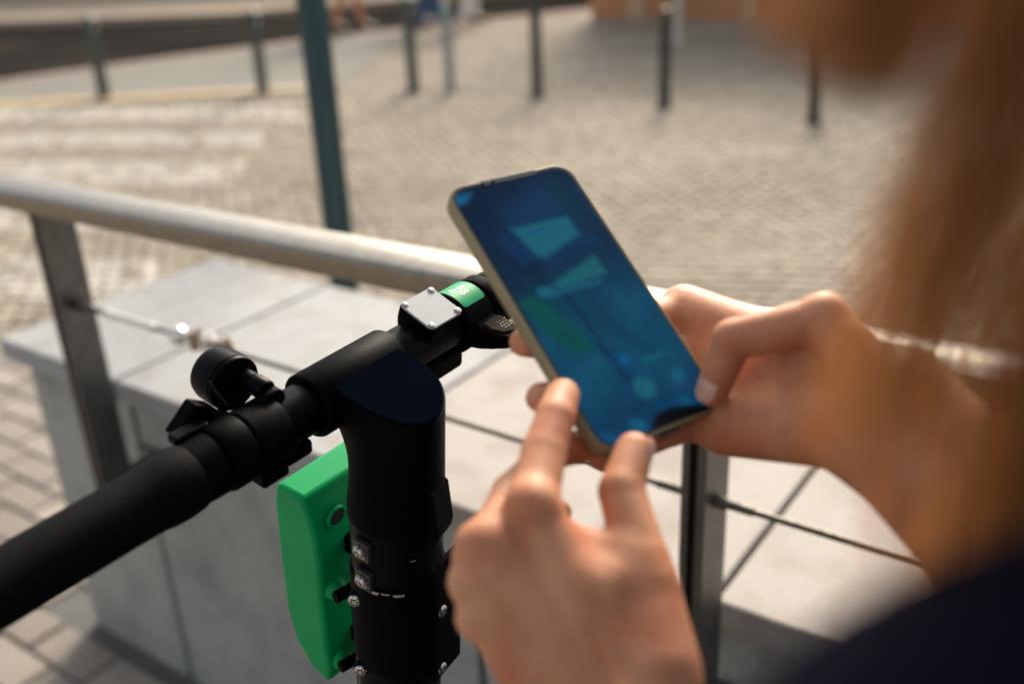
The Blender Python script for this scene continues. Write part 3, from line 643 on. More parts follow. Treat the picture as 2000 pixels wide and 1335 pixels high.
# display box with frosted plate and four screws
PBX = [(.0265, .0148), (.0590, .0165), (.0602, -.0195), (.0272, -.0212)]
cxr, cxf = .0468, -.0015
pl_ax = (SR, SF, SU)
box_sec = rrect(.0163, .0156, .004, 5)
BF = math.cos(R_(15)) * SF + math.sin(R_(15)) * SU; BU_ = math.cos(R_(15)) * SU - math.sin(R_(15)) * SF     # tilted to the rider
bc0 = on_plane(842, 603, S(0, 0, .0235), SU)
def Bx(a, b_, h): return bc0 + SR * a + BF * b_ + BU_ * h
bx = MB().loft([[Bx(a * k, b_ * k, u) for a, b_ in box_sec] for k, u in ((.80, -.030), (.97, -.014), (1.0, -.010), (1.0, -.0012), (.985, -.0004))]).build('display_box', M['black'], scooter, sharp=40)
plt = MB().loft([[Bx(a * k, b_ * k, u) for a, b_ in box_sec] for k, u in ((.96, -.0005), (.96, .0007), (.95, .0012))]).build('frosted_plate', M['plate'], bx, sharp=40)
for a, b_ in ((-1, -1), (1, -1), (1, 1), (-1, 1)):
    screw(Bx(a * .0130, b_ * .0124, .0010), BU_, .0026, 'plate_screw', bx, .5)
MB().lathe(S(.018, 0, -.0155), SR, [(0, .005), (.003, .0085), (.040, .0085), (.046, .004)], 20).build('box_clamp', M['black'], scooter)
bev(MB().box(S(.05, -.004, -.020), sx, (.018, .011, .008)).build('box_mount', M['black'], scooter, smooth=False), .003)

# throttle collar, label and thumb lever
RC = .0225; r0, r1 = .0665, .0945
MB().lathe(S(r0, 0, 0), SR, [(0, .0165), (.0002, RC - .002), (.0018, RC), (r1 - r0 - .0018, RC), (r1 - r0, RC - .0018), (r1 - r0 + .0002, .0165)], 56).build('throttle_collar', M['black'], scooter)
MB().lathe(S(r1 + .002, 0, 0), SR, [(0, .0165), (.0003, .0215), (.003, .0222), (.010, .0222), (.012, .020), (.0125, .0165)], 48).build('throttle_ring', M['black'], scooter)
def cyl(r_, ang, rad): return S(r_, rad * math.cos(R_(ang)), rad * math.sin(R_(ang)))   # ang: 90 top, 180 rider's side
lab = rrect(.0112, 24, 3.0, 6)
lab = []
for cxx, cyy, a0 in ((1, 1, 0), (-1, 1, 90), (-1, -1, 180), (1, -1, 270)):
    for i in range(7):
        a = R_(a0 + 15 * i); lab.append((.0805 + cxx * (.0108 - .0022) + .0022 * math.cos(a), 92 + cyy * (30 - 5.6) + 5.6 * math.sin(a)))
nL = 24; vv = []; ff = []
lo_a, hi_a = 58, 128
for i in range(nL + 1):
    ang = lo_a + (hi_a - lo_a) * i / nL
    e_ = min(i, nL - i) / nL * (hi_a - lo_a) / 5.6; inset = .0022 * (1 - math.sqrt(max(0, 1 - (1 - min(e_, 1)) ** 2)))
    for k in (-1, 1): vv.append(cyl(.0805 + k * (.0112 - inset), ang, RC + .0002))
for i in range(nL): ff.append((2 * i, 2 * i + 1, 2 * i + 3, 2 * i + 2))
lb = link_mesh('label', vv, ff, M['label'], scooter, sharp=None)
cu = bpy.data.curves.new('label_text', 'FONT'); cu.body = 'Press\nGo'; cu.size = 1.0; cu.align_x = 'CENTER'; cu.align_y = 'CENTER'; cu.resolution_u = 2; cu.space_line = .85; cu.offset = .012
to = bpy.data.objects.new('label_text', cu); COL.objects.link(to)
dg = bpy.context.evaluated_depsgraph_get(); tm = to.evaluated_get(dg).to_mesh()
tv = [tuple(p.co) for p in tm.vertices]; tf = [tuple(p.vertices) for p in tm.polygons]
to.evaluated_get(dg).to_mesh_clear(); bpy.data.objects.remove(to)
k_ = .0066
link_mesh('label_text', [cyl(.0797 + x * k_, 93 - math.degrees(y * k_ / RC), RC + .0004) for x, y, z in tv], tf, M['white_print'], lb, smooth=False)
# the lever: a broad paddle swept back from the collar
lev = []
secs = [(-.010, .0690, .0930, .014, -.014), (-.019, .0690, .0940, .0085, -.014), (-.026, .0700, .0965, .0045, -.0120), (-.034, .0735, .0990, .0025, -.0100), (-.0420, .0790, .1000, .0015, -.0085), (-.0480, .0860, .0990, .0008, -.0070)]
rings = []
for f_, ra, rb, ut, ub in secs:
    hh = (ut - ub) / 2; ww = (rb - ra) / 2; rr = min(hh, ww) * .55
    rings.append([S((ra + rb) / 2 + a, f_, (ut + ub) / 2 + b_) for a, b_ in rrect(ww, hh, rr, 4)])
tl = MB().loft(rings).build('thumb_lever', M['black'], scooter, sharp=50)
padp = [(.0760, -.0245), (.0925, -.0245), (.0955, -.0310), (.0960, -.0385), (.0910, -.0425), (.0820, -.0385), (.0765, -.0300)]
def pad_u(f_): return np.interp(-f_, [.012, .020, .027, .034, .0405, .0455], [.0135, .0080, .0040, .0025, .0016, .0010])
pr = [[S(a * (1 - k) + .087 * k, b_ * (1 - k) - .033 * k, pad_u(b_) + d_) for a, b_ in padp] for k, d_ in ((0, -.001), (0, .0010), (.08, .0016))]
pad = bev(MB().loft(pr).build('lever_pad', M['brown_pad'], tl, smooth=False), .0006)
dm = MB()
for j in range(5):
    for i in range(4 if j % 2 else 3):
        a, b_ = .0885 + (i - 1.0) * .0028 + (.0014 if not j % 2 else 0), -.0268 - j * .0024
        dm.lathe(S(a, b_, pad_u(b_) + .00165), SU, [(0, .0009), (.0003, .00075)], 6)
prop(dm.build('pad_dimple', M['socket'], pad, smooth=False), kind='stuff')
# right hand grip beyond the collar
MB().lathe(S(.112, 0, 0), SR, [(0, .0165), (.001, .0195), (.006, .0205), (.012, .0180), (.08, .0180), (.118, .0180), (.121, .0192), (.126, .0192), (.128, .012)], 36).build('grip', M['rubber'], scooter)

# left hand side: grip with flange, brake clamp, bell
gp = [(-.31, .012), (-.308, .0195), (-.30, .0205), (-.294, .0180), (-.24, .0182), (-.19, .0183), (-.174, .0187), (-.168, .0198), (-.158, .0204), (-.150, .0198), (-.147, .0190), (-.1465, .0165)]
MB().lathe(S(0, 0, 0), SR, gp, 44).build('grip', M['rubber'], scooter)
rg = MB()
MB().lathe(S(-.1465, 0, 0), SR, [(0, .0165), (.0004, .0185), (.008, .0190), (.0145, .0190), (.0150, .0165)], 40).build('grip_collar', M['black'], scooter)
bk = MB().lathe(S(-.130, 0, 0), SR, [(0, .0165), (.0003, .0198), (.002, .0206), (.016, .0206), (.018, .0198), (.0184, .0165)], 40).build('brake_clamp', M['black'], scooter)
bev(MB().box(S(-.121, .018, .009), sx, (.011, .012, .007)).build('lever_pivot', M['black_metal'], bk, smooth=False), .002)
bev(MB().loft([[S(-.1465 + a, .013 + b_, .0175 + c) for a, b_ in ((0, -.004), (.022, -.004), (.022, .005), (0, .005))] for c in (-.004, .002)]).build('adjuster_lug', M['black_metal'], bk, smooth=False), .0015)
bc = MB().lathe(S(-.111, 0, 0), SR, [(0, .0165), (.0003, .0196), (.0015, .0205), (.023, .0205), (.0245, .0196), (.0248, .0165)], 40).build('bell_clamp', M['black'], scooter)
bev(MB().box(S(-.099, -.003, -.0225), sx, (.010, .010, .006)).build('clamp_lug', M['black'], bc, smooth=False), .002)
screw(S(-.101, -.006, -.028), -SU * .8 - SF * .5, .0042, 'clamp_screw', None, .9)
bev(MB().box(S(-.080, -.002, -.0185), sx, (.010, .011, .005)).build('cable_guide', M['black'], scooter, smooth=False), .002)
# bell: cup facing forward on a short arm
BR, BU = -.0925, .0208
MB().lathe(S(BR, .0255, BU), SF, [(0, .0150), (.0003, .0168), (.0012, .0174), (.0030, .0174), (.0034, .0168), (.0040, .0168), (.0044, .0174), (.0175, .0172), (.0215, .0160), (.0240, .0120), (.0248, .003)], 48).build('bell_cup', M['black_metal'], scooter)
arm = MB().lathe(S(BR + .006, .0265, BU + .002), -SF, [(0, .0062), (.010, .0062), (.0105, .0058), (.0112, .0058), (.0117, .0066), (.021, .0066), (.0222, .0058)], 24)
arm.build('bell_arm', M['black_metal'], scooter)
bev(MB().loft([[S(BR + .006 + a, f_, b_) for a, b_ in rrect(.0085, .0125, .0065, 5, (0, BU - .0085))] for f_ in (.0065, -.0015)]).build('bell_bracket', M['black'], scooter), .001)
ha = MB().tube([S(-.108, .014, .019), S(-.111, .020, .028), S(-.110, .026, .032)], .0016, 8); ha.build('striker_spring', M['black_metal'], scooter)
kp = on_plane(371, 818, S(0, .0245, 0), SF)
kd = nrm(SR * .55 - SF * .25 + SU * .78); kx = nrm(np.cross(SF, kd))
bev(MB().box(kp, (kx, SF, kd), (.0075, .0055, .0120)).build('bell_striker', M['black'], scooter, smooth=False), .0016)
MB().tube([kp + SR * .006 - SF * .002 + SU * .001, kp + SR * .013 - SF * .004 - SU * .001], .0034, 14).build('striker_pin', M['black_metal'], scooter)
MB().tube([kp + SR * .012 - SF * .004, kp + SR * .022 - SF * .010 - SU * .006], .0026, 10).build('striker_arm', M['black_metal'], scooter)

# lower half: folding joint, fork, wheels, deck
def lowp(d_, s_, z): return V(tb_[0], tb_[1], 0) + FH * d_ + RH_ * s_ + UP * z
hw = lowp(.055, 0, .115)
def wheel(c, r_, name='wheel'):
    t_ = MB(); prof_ = [(-.022, r_ * .72), (-.026, r_ * .86), (-.018, r_ * .97), (0, r_), (.018, r_ * .97), (.026, r_ * .86), (.022, r_ * .72)]
    t_.lathe(c, RH_, prof_, 40); wv = t_.build('wheel', M['rubber'], scooter)
    MB().lathe(c, RH_, [(-.024, .02), (-.024, r_ * .6), (-.018, r_ * .70), (.018, r_ * .70), (.024, r_ * .6), (.024, .02)], 32).build('rim', M['black_metal'], wv)
wheel(hw, .115); wheel(lowp(-.98, 0, .115), .115)
fk = MB()
for s_ in (-1, 1): fk.tube([lowp(0.0, s_ * .034, .27), lowp(.03, s_ * .040, .2), lowp(.055, s_ * .042, .115)], [.012, .012, .010], 12)
fk.box(lowp(-.0, 0, .275), (FH, RH_, UP), (.03, .05, .02)); fk.build('front_fork', M['black_metal'], scooter)
fd = MB(); A_ = [R_(a) for a in range(20, 171, 15)]
fd.loft([[hw + (FH * math.cos(a) + UP * math.sin(a)) * (.128 + o_) + RH_ * s_ for o_, s_ in ((0, -.032), (.004, -.03), (.004, .03), (0, .032))] for a in A_]); fd.build('front_fender', M['black'], scooter)
dk = MB().loft([[lowp(d_, s_ * w_, z) for s_, z in ((-1, .115), (-1, .165), (-.9, .175), (.9, .175), (1, .165), (1, .115))] for d_, w_ in ((-.10, .05), (-.16, .085), (-.80, .085), (-.86, .06))])
dk.build('deck', M['black'], scooter, smooth=False)
MB().tube([lowp(-.0, 0, .30), lowp(-.06, 0, .22), lowp(-.13, 0, .15)], .03, 20).build('neck', M['black_metal'], scooter)
MB().loft([[lowp(d_, s_, .1765) for s_ in (-.07, .07)] + [lowp(d_, s_, .1785) for s_ in (.07, -.07)] for d_ in (-.18, -.78)]).build('deck_mat', M['rubber'], scooter, smooth=False)
MB().tube([lowp(-.80, .05, .14), lowp(-.98, .05, .115)], .012, 10).tube([lowp(-.80, -.05, .14), lowp(-.98, -.05, .115)], .012, 10).build('rear_fork', M['black_metal'], scooter)
MB().tube([lowp(-.30, -.08, .12), lowp(-.33, -.16, .012)], .008, 10).build('kickstand', M['black_metal'], scooter)

# ------------------------------------------------------------------ phone
PC = V(.0367, .4765, 1.2606); PA = nrm(V(.4391, -.6509, -.6192)); PB = V(.8296, .5584, .0013); PB = nrm(PB - PA * (PA @ PB)); PN = np.cross(PA, PB); PN = PN if PN[2] > 0 else -PN
PX = (PB, PA, PN)
PC2 = PC - PB * .0008
def ph(b_, a, n_): return PC2 + PB * b_ * 1.035 + PA * a + PN * n_
def PH(u, v, o=0.0): return on_plane(u, v, PC, PN, o)
phone = thing('phone', 'smartphone in clear gold rimmed case showing a dark blue camera picture, held in both hands', 'phone', tuple(PC))
def pr_(w_, h_, r_, n_): return [ph(a, b_, n_) for a, b_ in rrect(w_, h_, r_, 8)]
MB().loft([pr_(.0370, .0795, .009, -.0055), pr_(.0386, .0811, .010, -.0046), pr_(.0390, .0815, .0105, -.002), pr_(.0390, .0815, .0105, .0024), pr_(.0387, .0812, .0102, .0036),
           pr_(.0383, .0808, .010, .0039), pr_(.0379, .0804, .0095, .0038), pr_(.0377, .0802, .009, .0028)]).build('case', M['case_rim'], phone, sharp=60)
MB().loft([pr_(.0376, .0801, .009, .0020), pr_(.0376, .0801, .009, .0034), pr_(.0373, .0798, .0088, .0037)]).build('bezel', M['case_dark'], phone, sharp=40)
nb = MB()
for x0, x1 in ((-.0165, -.0125), (-.0100, .0165)):
    nb.loft([[ph(x0, -.0822 + q, k) for q, k in ((0, -.002), (0, .003), (.0016, .0046), (.0046, .0046), (.0046, .003))], [ph(x1, -.0822 + q, k) for q, k in ((0, -.002), (0, .003), (.0016, .0046), (.0046, .0046), (.0046, .003))]])
nb.build('case_cutout', M['case_dark'], phone, smooth=False)
MB().box(ph(.0398, -.020, 0), PX, (.0006, .011, .0014)).build('side_button', M['case_rim'], phone, smooth=False)
MB().box(ph(.004, .0822, -.001), PX, (.005, .0006, .0016)).build('charging_port', M['case_dark'], phone, smooth=False)
MB().loft([[ph(.020 + a, -.055 + b_, n_) for a, b_ in rrect(.011, .018, .005, 4)] for n_ in (-.0054, -.0068)]).build('camera_bump', M['case_dark'], phone, sharp=40)
def screen():
    hw_, hh_, rr = .0363, .0788, .0075; nx_, ny_ = 118, 258
    gx, gy = np.meshgrid(np.linspace(-hw_, hw_, nx_), np.linspace(-hh_, hh_, ny_), indexing='ij')
    q = np.stack([np.maximum(np.abs(gx) - hw_ + rr, 0), np.maximum(np.abs(gy) - hh_ + rr, 0)], -1); inside = np.linalg.norm(q, axis=-1) <= rr * 1.001
    pts = PC2 + gx[..., None] * PB * 1.035 + gy[..., None] * PA + .0040 * PN
    idx = np.arange(nx_ * ny_).reshape(nx_, ny_); F_ = []
    for i in range(nx_ - 1):
        for j in range(ny_ - 1):
            if inside[i:i + 2, j:j + 2].all(): F_.append((idx[i, j], idx[i + 1, j], idx[i + 1, j + 1], idx[i, j + 1]))
    # the picture on the display, laid out in display coordinates (x right, y down, in metres)
    def loc(p): k = PH(*p, .004) - PC; return (k @ PB, k @ PA)
    x, y = gx, gy
    col = np.zeros((nx_, ny_, 3)); t = np.clip((y + hh_) / (2 * hh_), 0, 1)[..., None]
    stops = [(0, (8, 38, 68)), (.12, (10, 52, 84)), (.3, (8, 44, 76)), (.45, (10, 66, 98)), (.6, (10, 84, 116)), (.8, (10, 86, 120)), (.93, (8, 72, 114)), (1, (10, 84, 130))]
    for c in range(3): col[..., c] = np.interp(t[..., 0], [s_[0] for s_ in stops], [lin(*s_[1])[c] for s_ in stops])
    xx = (x / hw_)[..., None]; col *= 1 + .22 * xx * (1 - t)
    hz = np.array([[mnoise.noise(Vector((a * 55, b_ * 40, 1.7))) + .5 * mnoise.noise(Vector((a * 150, b_ * 120, 4.2))) for a, b_ in zip(r1, r2)] for r1, r2 in zip(gx, gy)])
    col = col * (1 + .28 * hz[..., None]) + np.array([.003, .004, .004]) * np.clip(hz, 0, 1)[..., None]
    def blend(mask, c, a=1.0):
        nonlocal col
        mm = (np.clip(mask, 0, 1) * a)[..., None]; col = col * (1 - mm) + np.array(lin(*c)) * mm
    def poly(P_, c, soft=.0012, a=1.0, local=False):
        P_ = P_ if local else [loc(p) for p in P_]; n = len(P_); ins = np.zeros(x.shape, bool); dd = np.full(x.shape, 9.0)
        for i in range(n):
            (x0, y0), (x1, y1) = P_[i], P_[(i + 1) % n]
            cnd = ((y0 > y) != (y1 > y)); ins ^= cnd & (x < (x1 - x0) * (y - y0) / (y1 - y0 + 1e-12) + x0)
            tt = np.clip(((x - x0) * (x1 - x0) + (y - y0) * (y1 - y0)) / ((x1 - x0) ** 2 + (y1 - y0) ** 2 + 1e-12), 0, 1)
            dd = np.minimum(dd, np.hypot(x - x0 - tt * (x1 - x0), y - y0 - tt * (y1 - y0)))
        sd = np.where(ins, -dd, dd); blend(.5 - sd / soft / 2, c, a)
    def line(P_, w_, c, soft=.001, a=1.0):
        P_ = [loc(p) for p in P_]; dd = np.full(x.shape, 9.0)
        for (x0, y0), (x1, y1) in zip(P_[:-1], P_[1:]):
            tt = np.clip(((x - x0) * (x1 - x0) + (y - y0) * (y1 - y0)) / ((x1 - x0) ** 2 + (y1 - y0) ** 2 + 1e-12), 0, 1)
            dd = np.minimum(dd, np.hypot(x - x0 - tt * (x1 - x0), y - y0 - tt * (y1 - y0)))
        blend(.5 - (dd - w_) / soft / 2, c, a)
    def disc(p, r_, c, soft=.0012, a=1.0):
        cx_, cy_ = loc(p); blend(.5 - (np.hypot(x - cx_, y - cy_) - r_) / soft / 2, c, a)
    poly([(965, 400), (1050, 360), (1110, 400), (1165, 470), (1070, 520), (1010, 470)], (12, 66, 108), .004, .8)
    poly([(870, 380), (1000, 350), (1040, 370), (930, 470)], (6, 34, 66), .005, .6)
    poly([(1060, 350), (1090, 345), (1160, 440), (1140, 450)], (10, 62, 84), .004, .7)
    poly([(985, 455), (1050, 500), (1030, 520), (980, 470)], (10, 70, 120), .002, .6)
    poly([(1003, 446), (1108, 422), (1131, 457), (1068, 502), (1052, 498)], (34, 124, 146), .002, .85)
    poly([(1030, 452), (1070, 440), (1078, 446), (1040, 462)], (20, 104, 142), .001, .7)
    poly([(1066, 455), (1094, 446), (1098, 452), (1072, 464)], (24, 112, 146), .001, .6)
    poly([(1084, 552), (1160, 498), (1186, 531), (1102, 566)], (34, 120, 136), .002, .85)
    poly([(1050, 570), (1174, 543), (1178, 553), (1074, 584)], (24, 106, 140), .001, .8)
    poly([(1052, 560), (1082, 556), (1088, 570), (1060, 578)], (34, 128, 156), .0014, .6)
    poly([(1018, 590), (1044, 574), (1072, 588), (1142, 648), (1167, 684), (1129, 690), (1066, 644)], (0, 96, 92), .002, .85)
    poly([(1085, 628), (1130, 655), (1140, 680), (1105, 660)], (0, 70, 66), .003, .5)
    line([(1108, 574), (1150, 628), (1178, 675), (1240, 754)], .0011, (6, 44, 80), .0016, .8)
    line([(1150, 575), (1210, 640), (1300, 700)], .0012, (6, 62, 104), .003, .6)
    line([(1178, 675), (1260, 770), (1280, 830)], .002, (6, 58, 108), .004, .6)
    disc((1261, 756), .0060, (34, 124, 144), .002, .8); disc((1324, 731), .0038, (28, 120, 154), .002, .7); disc((1250, 828), .0036, (26, 124, 168), .002, .75)
    disc((1221, 700), .0026, (14, 112, 180), .0016, .8); disc((1340, 784), .0030, (30, 124, 160), .002, .5)
    line([(1259, 704), (1292, 690)], .0016, (26, 112, 146), .0016, .7); line([(1170, 700), (1195, 716)], .003, (16, 96, 134), .003, .5); line([(1190, 850), (1215, 862)], .002, (18, 110, 170), .002, .5)
    poly([(872, 388), (925, 376), (918, 392), (888, 408)], (28, 132, 196), .002, .8)
    line([(1258, 740), (1246, 830), (1232, 860)], .00012, (4, 40, 70), .0004, .7)
    poly([(1274, 842), (1283, 806), (1315, 793), (1358, 789), (1420, 792), (1400, 830), (1270, 880)], (5, 6, 10), .0016, 1.0)
    me_o = link_mesh('screen', pts.reshape(-1, 3), F_, M['screen'], phone, smooth=False)
    at = me_o.data.attributes.new('picture', 'FLOAT_COLOR', 'POINT')
    at.data.foreach_set('color', np.concatenate([np.clip(col, 0, 1).reshape(-1, 3), np.ones((nx_ * ny_, 1))], 1).astype(np.float32).reshape(-1))
screen()

# ------------------------------------------------------------------ the person holding it
mid = lambda a, b_, t: a + (b_ - a) * t
def ik(a, b_, l1, l2, pole):
    a, b_ = np.asarray(a), np.asarray(b_); d_ = b_ - a; D = np.linalg.norm(d_); D2 = min(D, l1 + l2 - .002); t = d_ / D
    x = (l1 * l1 - l2 * l2 + D2 * D2) / (2 * D2); hh = math.sqrt(max(l1 * l1 - x * x, 1e-6)); p = np.asarray(pole, float); p = nrm(p - t * (p @ t))
    return a + t * x + p * hh
LW = W(1190, 1395, .402); RWr = W(1735, 818, .450)
pface = nrm(V(-.40, .92, 0)); pleft = V(-pface[1], pface[0], 0)
PBASE = V(.2275, .117, 0)
def pp_(l, f_, z): return PBASE + pleft * l + pface * f_ + UP * z
shL, shR = pp_(.165, 0, 1.318), pp_(-.165, 0, 1.318)
elL = ik(shL, LW, .275, .245, V(-.5, -.4, -1)); elR = W(2480, 1530, .37)
HC = V(.2285, .093, 1.575)                                     # middle of the head
gaze = nrm(PC - HC + UP * .10); hup = nrm(UP - gaze * gaze[2]); hside = np.cross(hup, gaze)   # towards the left ear
def hp_(f_, l, u): return HC + gaze * f_ + hside * l + hup * u
person = thing('person', 'person in navy top with long light brown hair, holding a phone in both hands', 'person', (PBASE[0], PBASE[1], 0))

# left hand: seen from the back, index finger along the phone edge, thumb on its lower corner
Li = [W(1040, 985, .424), W(1062, 884, .444), W(1084, 815, .457), PH(1099, 772, .004)]
Lt = [W(1285, 1300, .405), W(1252, 1095, .426), W(1214, 958, .443), PH(1238, 880, .0125)]
Lm = [W(962, 1062, .420), W(1000, 962, .462), PH(1085, 880, -.016), PH(1165, 868, -.016)]
Lr = [W(944, 1136, .418), W(968, 1050, .462), W(1040, 1010, .490), W(1090, 1000, .492)]
Lp = [W(955, 1206, .414), W(980, 1140, .452), W(1040, 1110, .470), W(1080, 1115, .465)]
wrU, wrR = W(1120, 1440, .402), W(1268, 1410, .402)
lhand = [(.0015, chain(Li, [.0112, .0102, .0092, .0082])), (.0015, chain(Lm, [.0112, .0095, .0085, .0075])), (.0015, chain(Lr, [.0108, .0090, .008, .007])),
         (.0015, chain(Lp, [.0100, .0082, .0073, .0065])), (.0015, chain(Lt, [.0170, .0122, .0104, .0088])),
         (.009, [(wrR, Li[0], .0155, .0108), (wrR * .6 + wrU * .4, Lm[0], .0155, .0106), (wrR * .25 + wrU * .75, Lr[0], .0155, .0102), (wrU, Lp[0], .0155, .0096),
                 (Li[0] * .8 + Lt[1] * .2 + V(0, 0, -.012), Lt[1] * .85 + Li[0] * .15, .0070, .0085), (Li[0] * .6 + wrR * .4, Lt[1] * .8 + Lt[0] * .2, .012, .0125),
                 (wrR, wrU, .021, .020), (wrR, mid(LW, elL, .35) + V(.007, 0, 0), .0205, .0265), (wrU, mid(LW, elL, .35) - V(.007, 0, 0), .020, .0265), (mid(LW, elL, .35) + V(.007, 0, 0), mid(LW, elL, .86), .0265, .036), (mid(LW, elL, .35) - V(.007, 0, 0), mid(LW, elL, .86), .0265, .036),
                 ((Lm[0] + Lr[0]) / 2 + nrm(CM @ V(0, 0, 1)) * .012, (wrR + wrU) / 2 + CM @ V(0, 0, .008), .016, .02)])]
knuck = [(Li[0] + CM @ V(0, 0, -.0045), Li[0] + CM @ V(0, 0, -.0045), .0098, .0098), (Lm[0] + CM @ V(-.007, 0, -.002), Lm[0] + CM @ V(-.007, 0, -.002), .0092, .0092),
         (Lr[0] + CM @ V(-.0068, 0, -.001), Lr[0] + CM @ V(-.0068, 0, -.001), .0082, .0082), (Lp[0] + CM @ V(-.0065, 0, -.001), Lp[0] + CM @ V(-.0065, 0, -.001), .0074, .0074)]
lhand.append((.004, knuck))
cz = lambda p, d_: p + CM @ V(0, 0, -d_)
tend = [(cz(Li[0], .006), cz(wrR * .75 + wrU * .25, .0165), .0042, .0036), (cz(Lm[0], .006), cz(wrR * .6 + wrU * .4, .0175), .0042, .0036), (cz(Lr[0], .005), cz(wrR * .4 + wrU * .6, .0165), .0038, .0034),
        (W(1290, 1140, .418), W(1345, 1335, .396), .0062, .0058)]
lhand += [(.004, [q]) for q in tend]
# right hand: fingers spread behind the phone, bent thumb tapping the lower right of the display
PHR = lambda u, v, o: PH(u, v, o + .0016)
Rt = [W(1730, 775, .452), W(1605, 626, .470), W(1432, 662, .484), PH(1392, 762, .0125)]
Ri = [PHR(1336, 606, -.022), PHR(1190, 660, -.019), PHR(1090, 672, -.017), PHR(1024, 668, -.012)]
Rm = [PHR(1345, 690, -.023), PHR(1200, 740, -.020), PHR(1110, 775, -.018), PHR(1056, 776, -.012)]
Rr = [PHR(1360, 760, -.023), PHR(1240, 830, -.020), PHR(1160, 870, -.019), PHR(1115, 870, -.014)]
Rp = [PHR(1370, 815, -.021), PHR(1280, 850, -.019), PHR(1225, 880, -.019), PHR(1180, 895, -.017)]
rwU, rwT = W(1700, 855, .450), W(1762, 772, .452)
elv = elR - RWr
rhand = [(.0015, chain(Rt, [.0175, .0118, .0100, .0082])), (.0015, chain(Ri, [.0118, .0096, .0086, .0076])), (.0015, chain(Rm, [.0118, .0098, .0086, .0076])), (.0015, chain(Rr, [.0112, .0092, .0082, .0072])),
         (.0015, chain(Rp, [.0105, .0084, .0074, .0066])),
         (.010, [(rwT, Ri[0], .0165, .0148), (rwT * .7 + rwU * .3, Rm[0], .0165, .0125), (rwT * .3 + rwU * .7, Rr[0], .0165, .0125), (rwU, Rp[0], .0165, .0135),
                 (Rt[0] + CM @ V(0, .006, .010), W(1520, 800, .508), .0165, .0135), (W(1610, 835, .472), W(1420, 838, .506), .0150, .0125),
                 (rwT, rwU, .0195, .0195), (rwT, RWr + elv * .40 + V(.009, 0, .004), .0205, .0270), (rwU, RWr + elv * .40 - V(.009, 0, .004), .0200, .0270), (RWr + elv * .40 + V(.009, 0, .004), RWr + elv * .88, .0270, .036), (RWr + elv * .40 - V(.009, 0, .004), RWr + elv * .88, .0270, .036)])]
rhand.append((.005, [(Rt[1] + CM @ V(.001, -.003, -.002), Rt[1] + CM @ V(.001, -.003, -.002), .0105, .0105)]))
sk_v, sk_f = [], []
def addsk(vf):
    n = sum(len(a) for a in sk_v); sk_v.append(vf[0]); sk_f.append(vf[1] + n)
addsk(solid(lhand, .0016, kall=.005)); addsk(solid(rhand, .0016, kall=.004))
hipL, hipR = pp_(.085, -.02, .90), pp_(-.085, -.02, .90)
knL, knR = pp_(.10, .03, .49), pp_(-.10, .0, .49)
anL, anR = pp_(.105, -.02, .085), pp_(-.11, -.06, .085)
nk0 = pp_(0, .0, 1.40); nk1 = hp_(-.035, 0, -.075)
torso = [(pp_(-.075, -.01, .93), pp_(.075, -.01, .93), .115, .115), (pp_(-.05, .0, 1.10), pp_(.05, .0, 1.10), .095, .095), (pp_(-.075, .01, 1.205), pp_(.075, .01, 1.205), .094, .094),
         (pp_(-.065, .06, 1.17), pp_(.065, .06, 1.17), .062, .062), (shL, shR, .062, .062), (pp_(-.06, -.01, 1.335), pp_(.06, -.01, 1.335), .06, .06)]
headp = [(hp_(-.012, 0, .020), hp_(-.012, 0, .020), .088, .088), (hp_(.02, 0, -.03), hp_(.045, 0, -.078), .062, .036), (hp_(.045, 0, .015), hp_(.055, 0, -.03), .05, .045),
         (hp_(.088, 0, .012), hp_(.108, 0, -.026), .008, .0125), (hp_(.082, .030, .028), hp_(.082, -.030, .028), .016, .016), (hp_(.084, .016, -.055), hp_(.084, -.016, -.055), .0105, .0105), (hp_(.080, .014, -.063), hp_(.080, -.014, -.063), .010, .010)]
ears = [(hp_(-.01, s_ * .078, .018), hp_(-.012, s_ * .074, -.022), .016, .010) for s_ in (-1, 1)]
body = [(.05, torso), (.02, headp), (.008, ears), (.03, [(nk0, nk1, .058, .052)]),
        (.03, [(shL, elL, .047, .040), (elL, mid(elL, LW, .12), .040, .034)]), (.03, [(shR, elR, .047, .040), (elR, mid(elR, RWr, .10), .040, .034)]),
        (.04, [(hipL, knL, .085, .055), (knL, anL, .052, .036)]), (.04, [(hipR, knR, .085, .055), (knR, anR, .052, .036)]),
        (.02, [(anL, anL + pface * .13 - UP * .045, .036, .026)]), (.02, [(anR, anR + pface * .13 - UP * .045, .036, .026)])]
addsk(solid(body, .0075, kall=.03))
sk = link_mesh('body', np.concatenate(sk_v), np.concatenate(sk_f).tolist(), M['skin'], person, sharp=None)
sm = sk.modifiers.new('soft', 'SMOOTH'); sm.factor = .5; sm.iterations = 3
def cloth(name, groups, grow, m, h=.009, kall=.03, it=3):
    v, f = solid(groups, h, grow, kall); o = link_mesh(name, v, f.tolist(), m, person, sharp=None)
    k = o.modifiers.new('soft', 'SMOOTH'); k.factor = .5; k.iterations = it; return o
cloth('navy_top', [(.05, torso + [(nk0 - UP * .05, nk0, .07, .062)]), (.03, [(shL, elL, .052, .048), (elL, mid(elL, LW, .24), .046, .036)]), (.03, [(shR, elR, .052, .048), (elR, mid(elR, RWr, .20), .046, .036)])], .013, M['navy'])
cloth('jeans', [(.04, [(pp_(-.075, -.01, .93), pp_(.075, -.01, .93), .117, .117)]), (.04, [(hipL, knL, .088, .060), (knL, anL, .058, .048)]), (.04, [(hipR, knR, .088, .060), (knR, anR, .058, .048)])], .010, M['dark_jeans'])
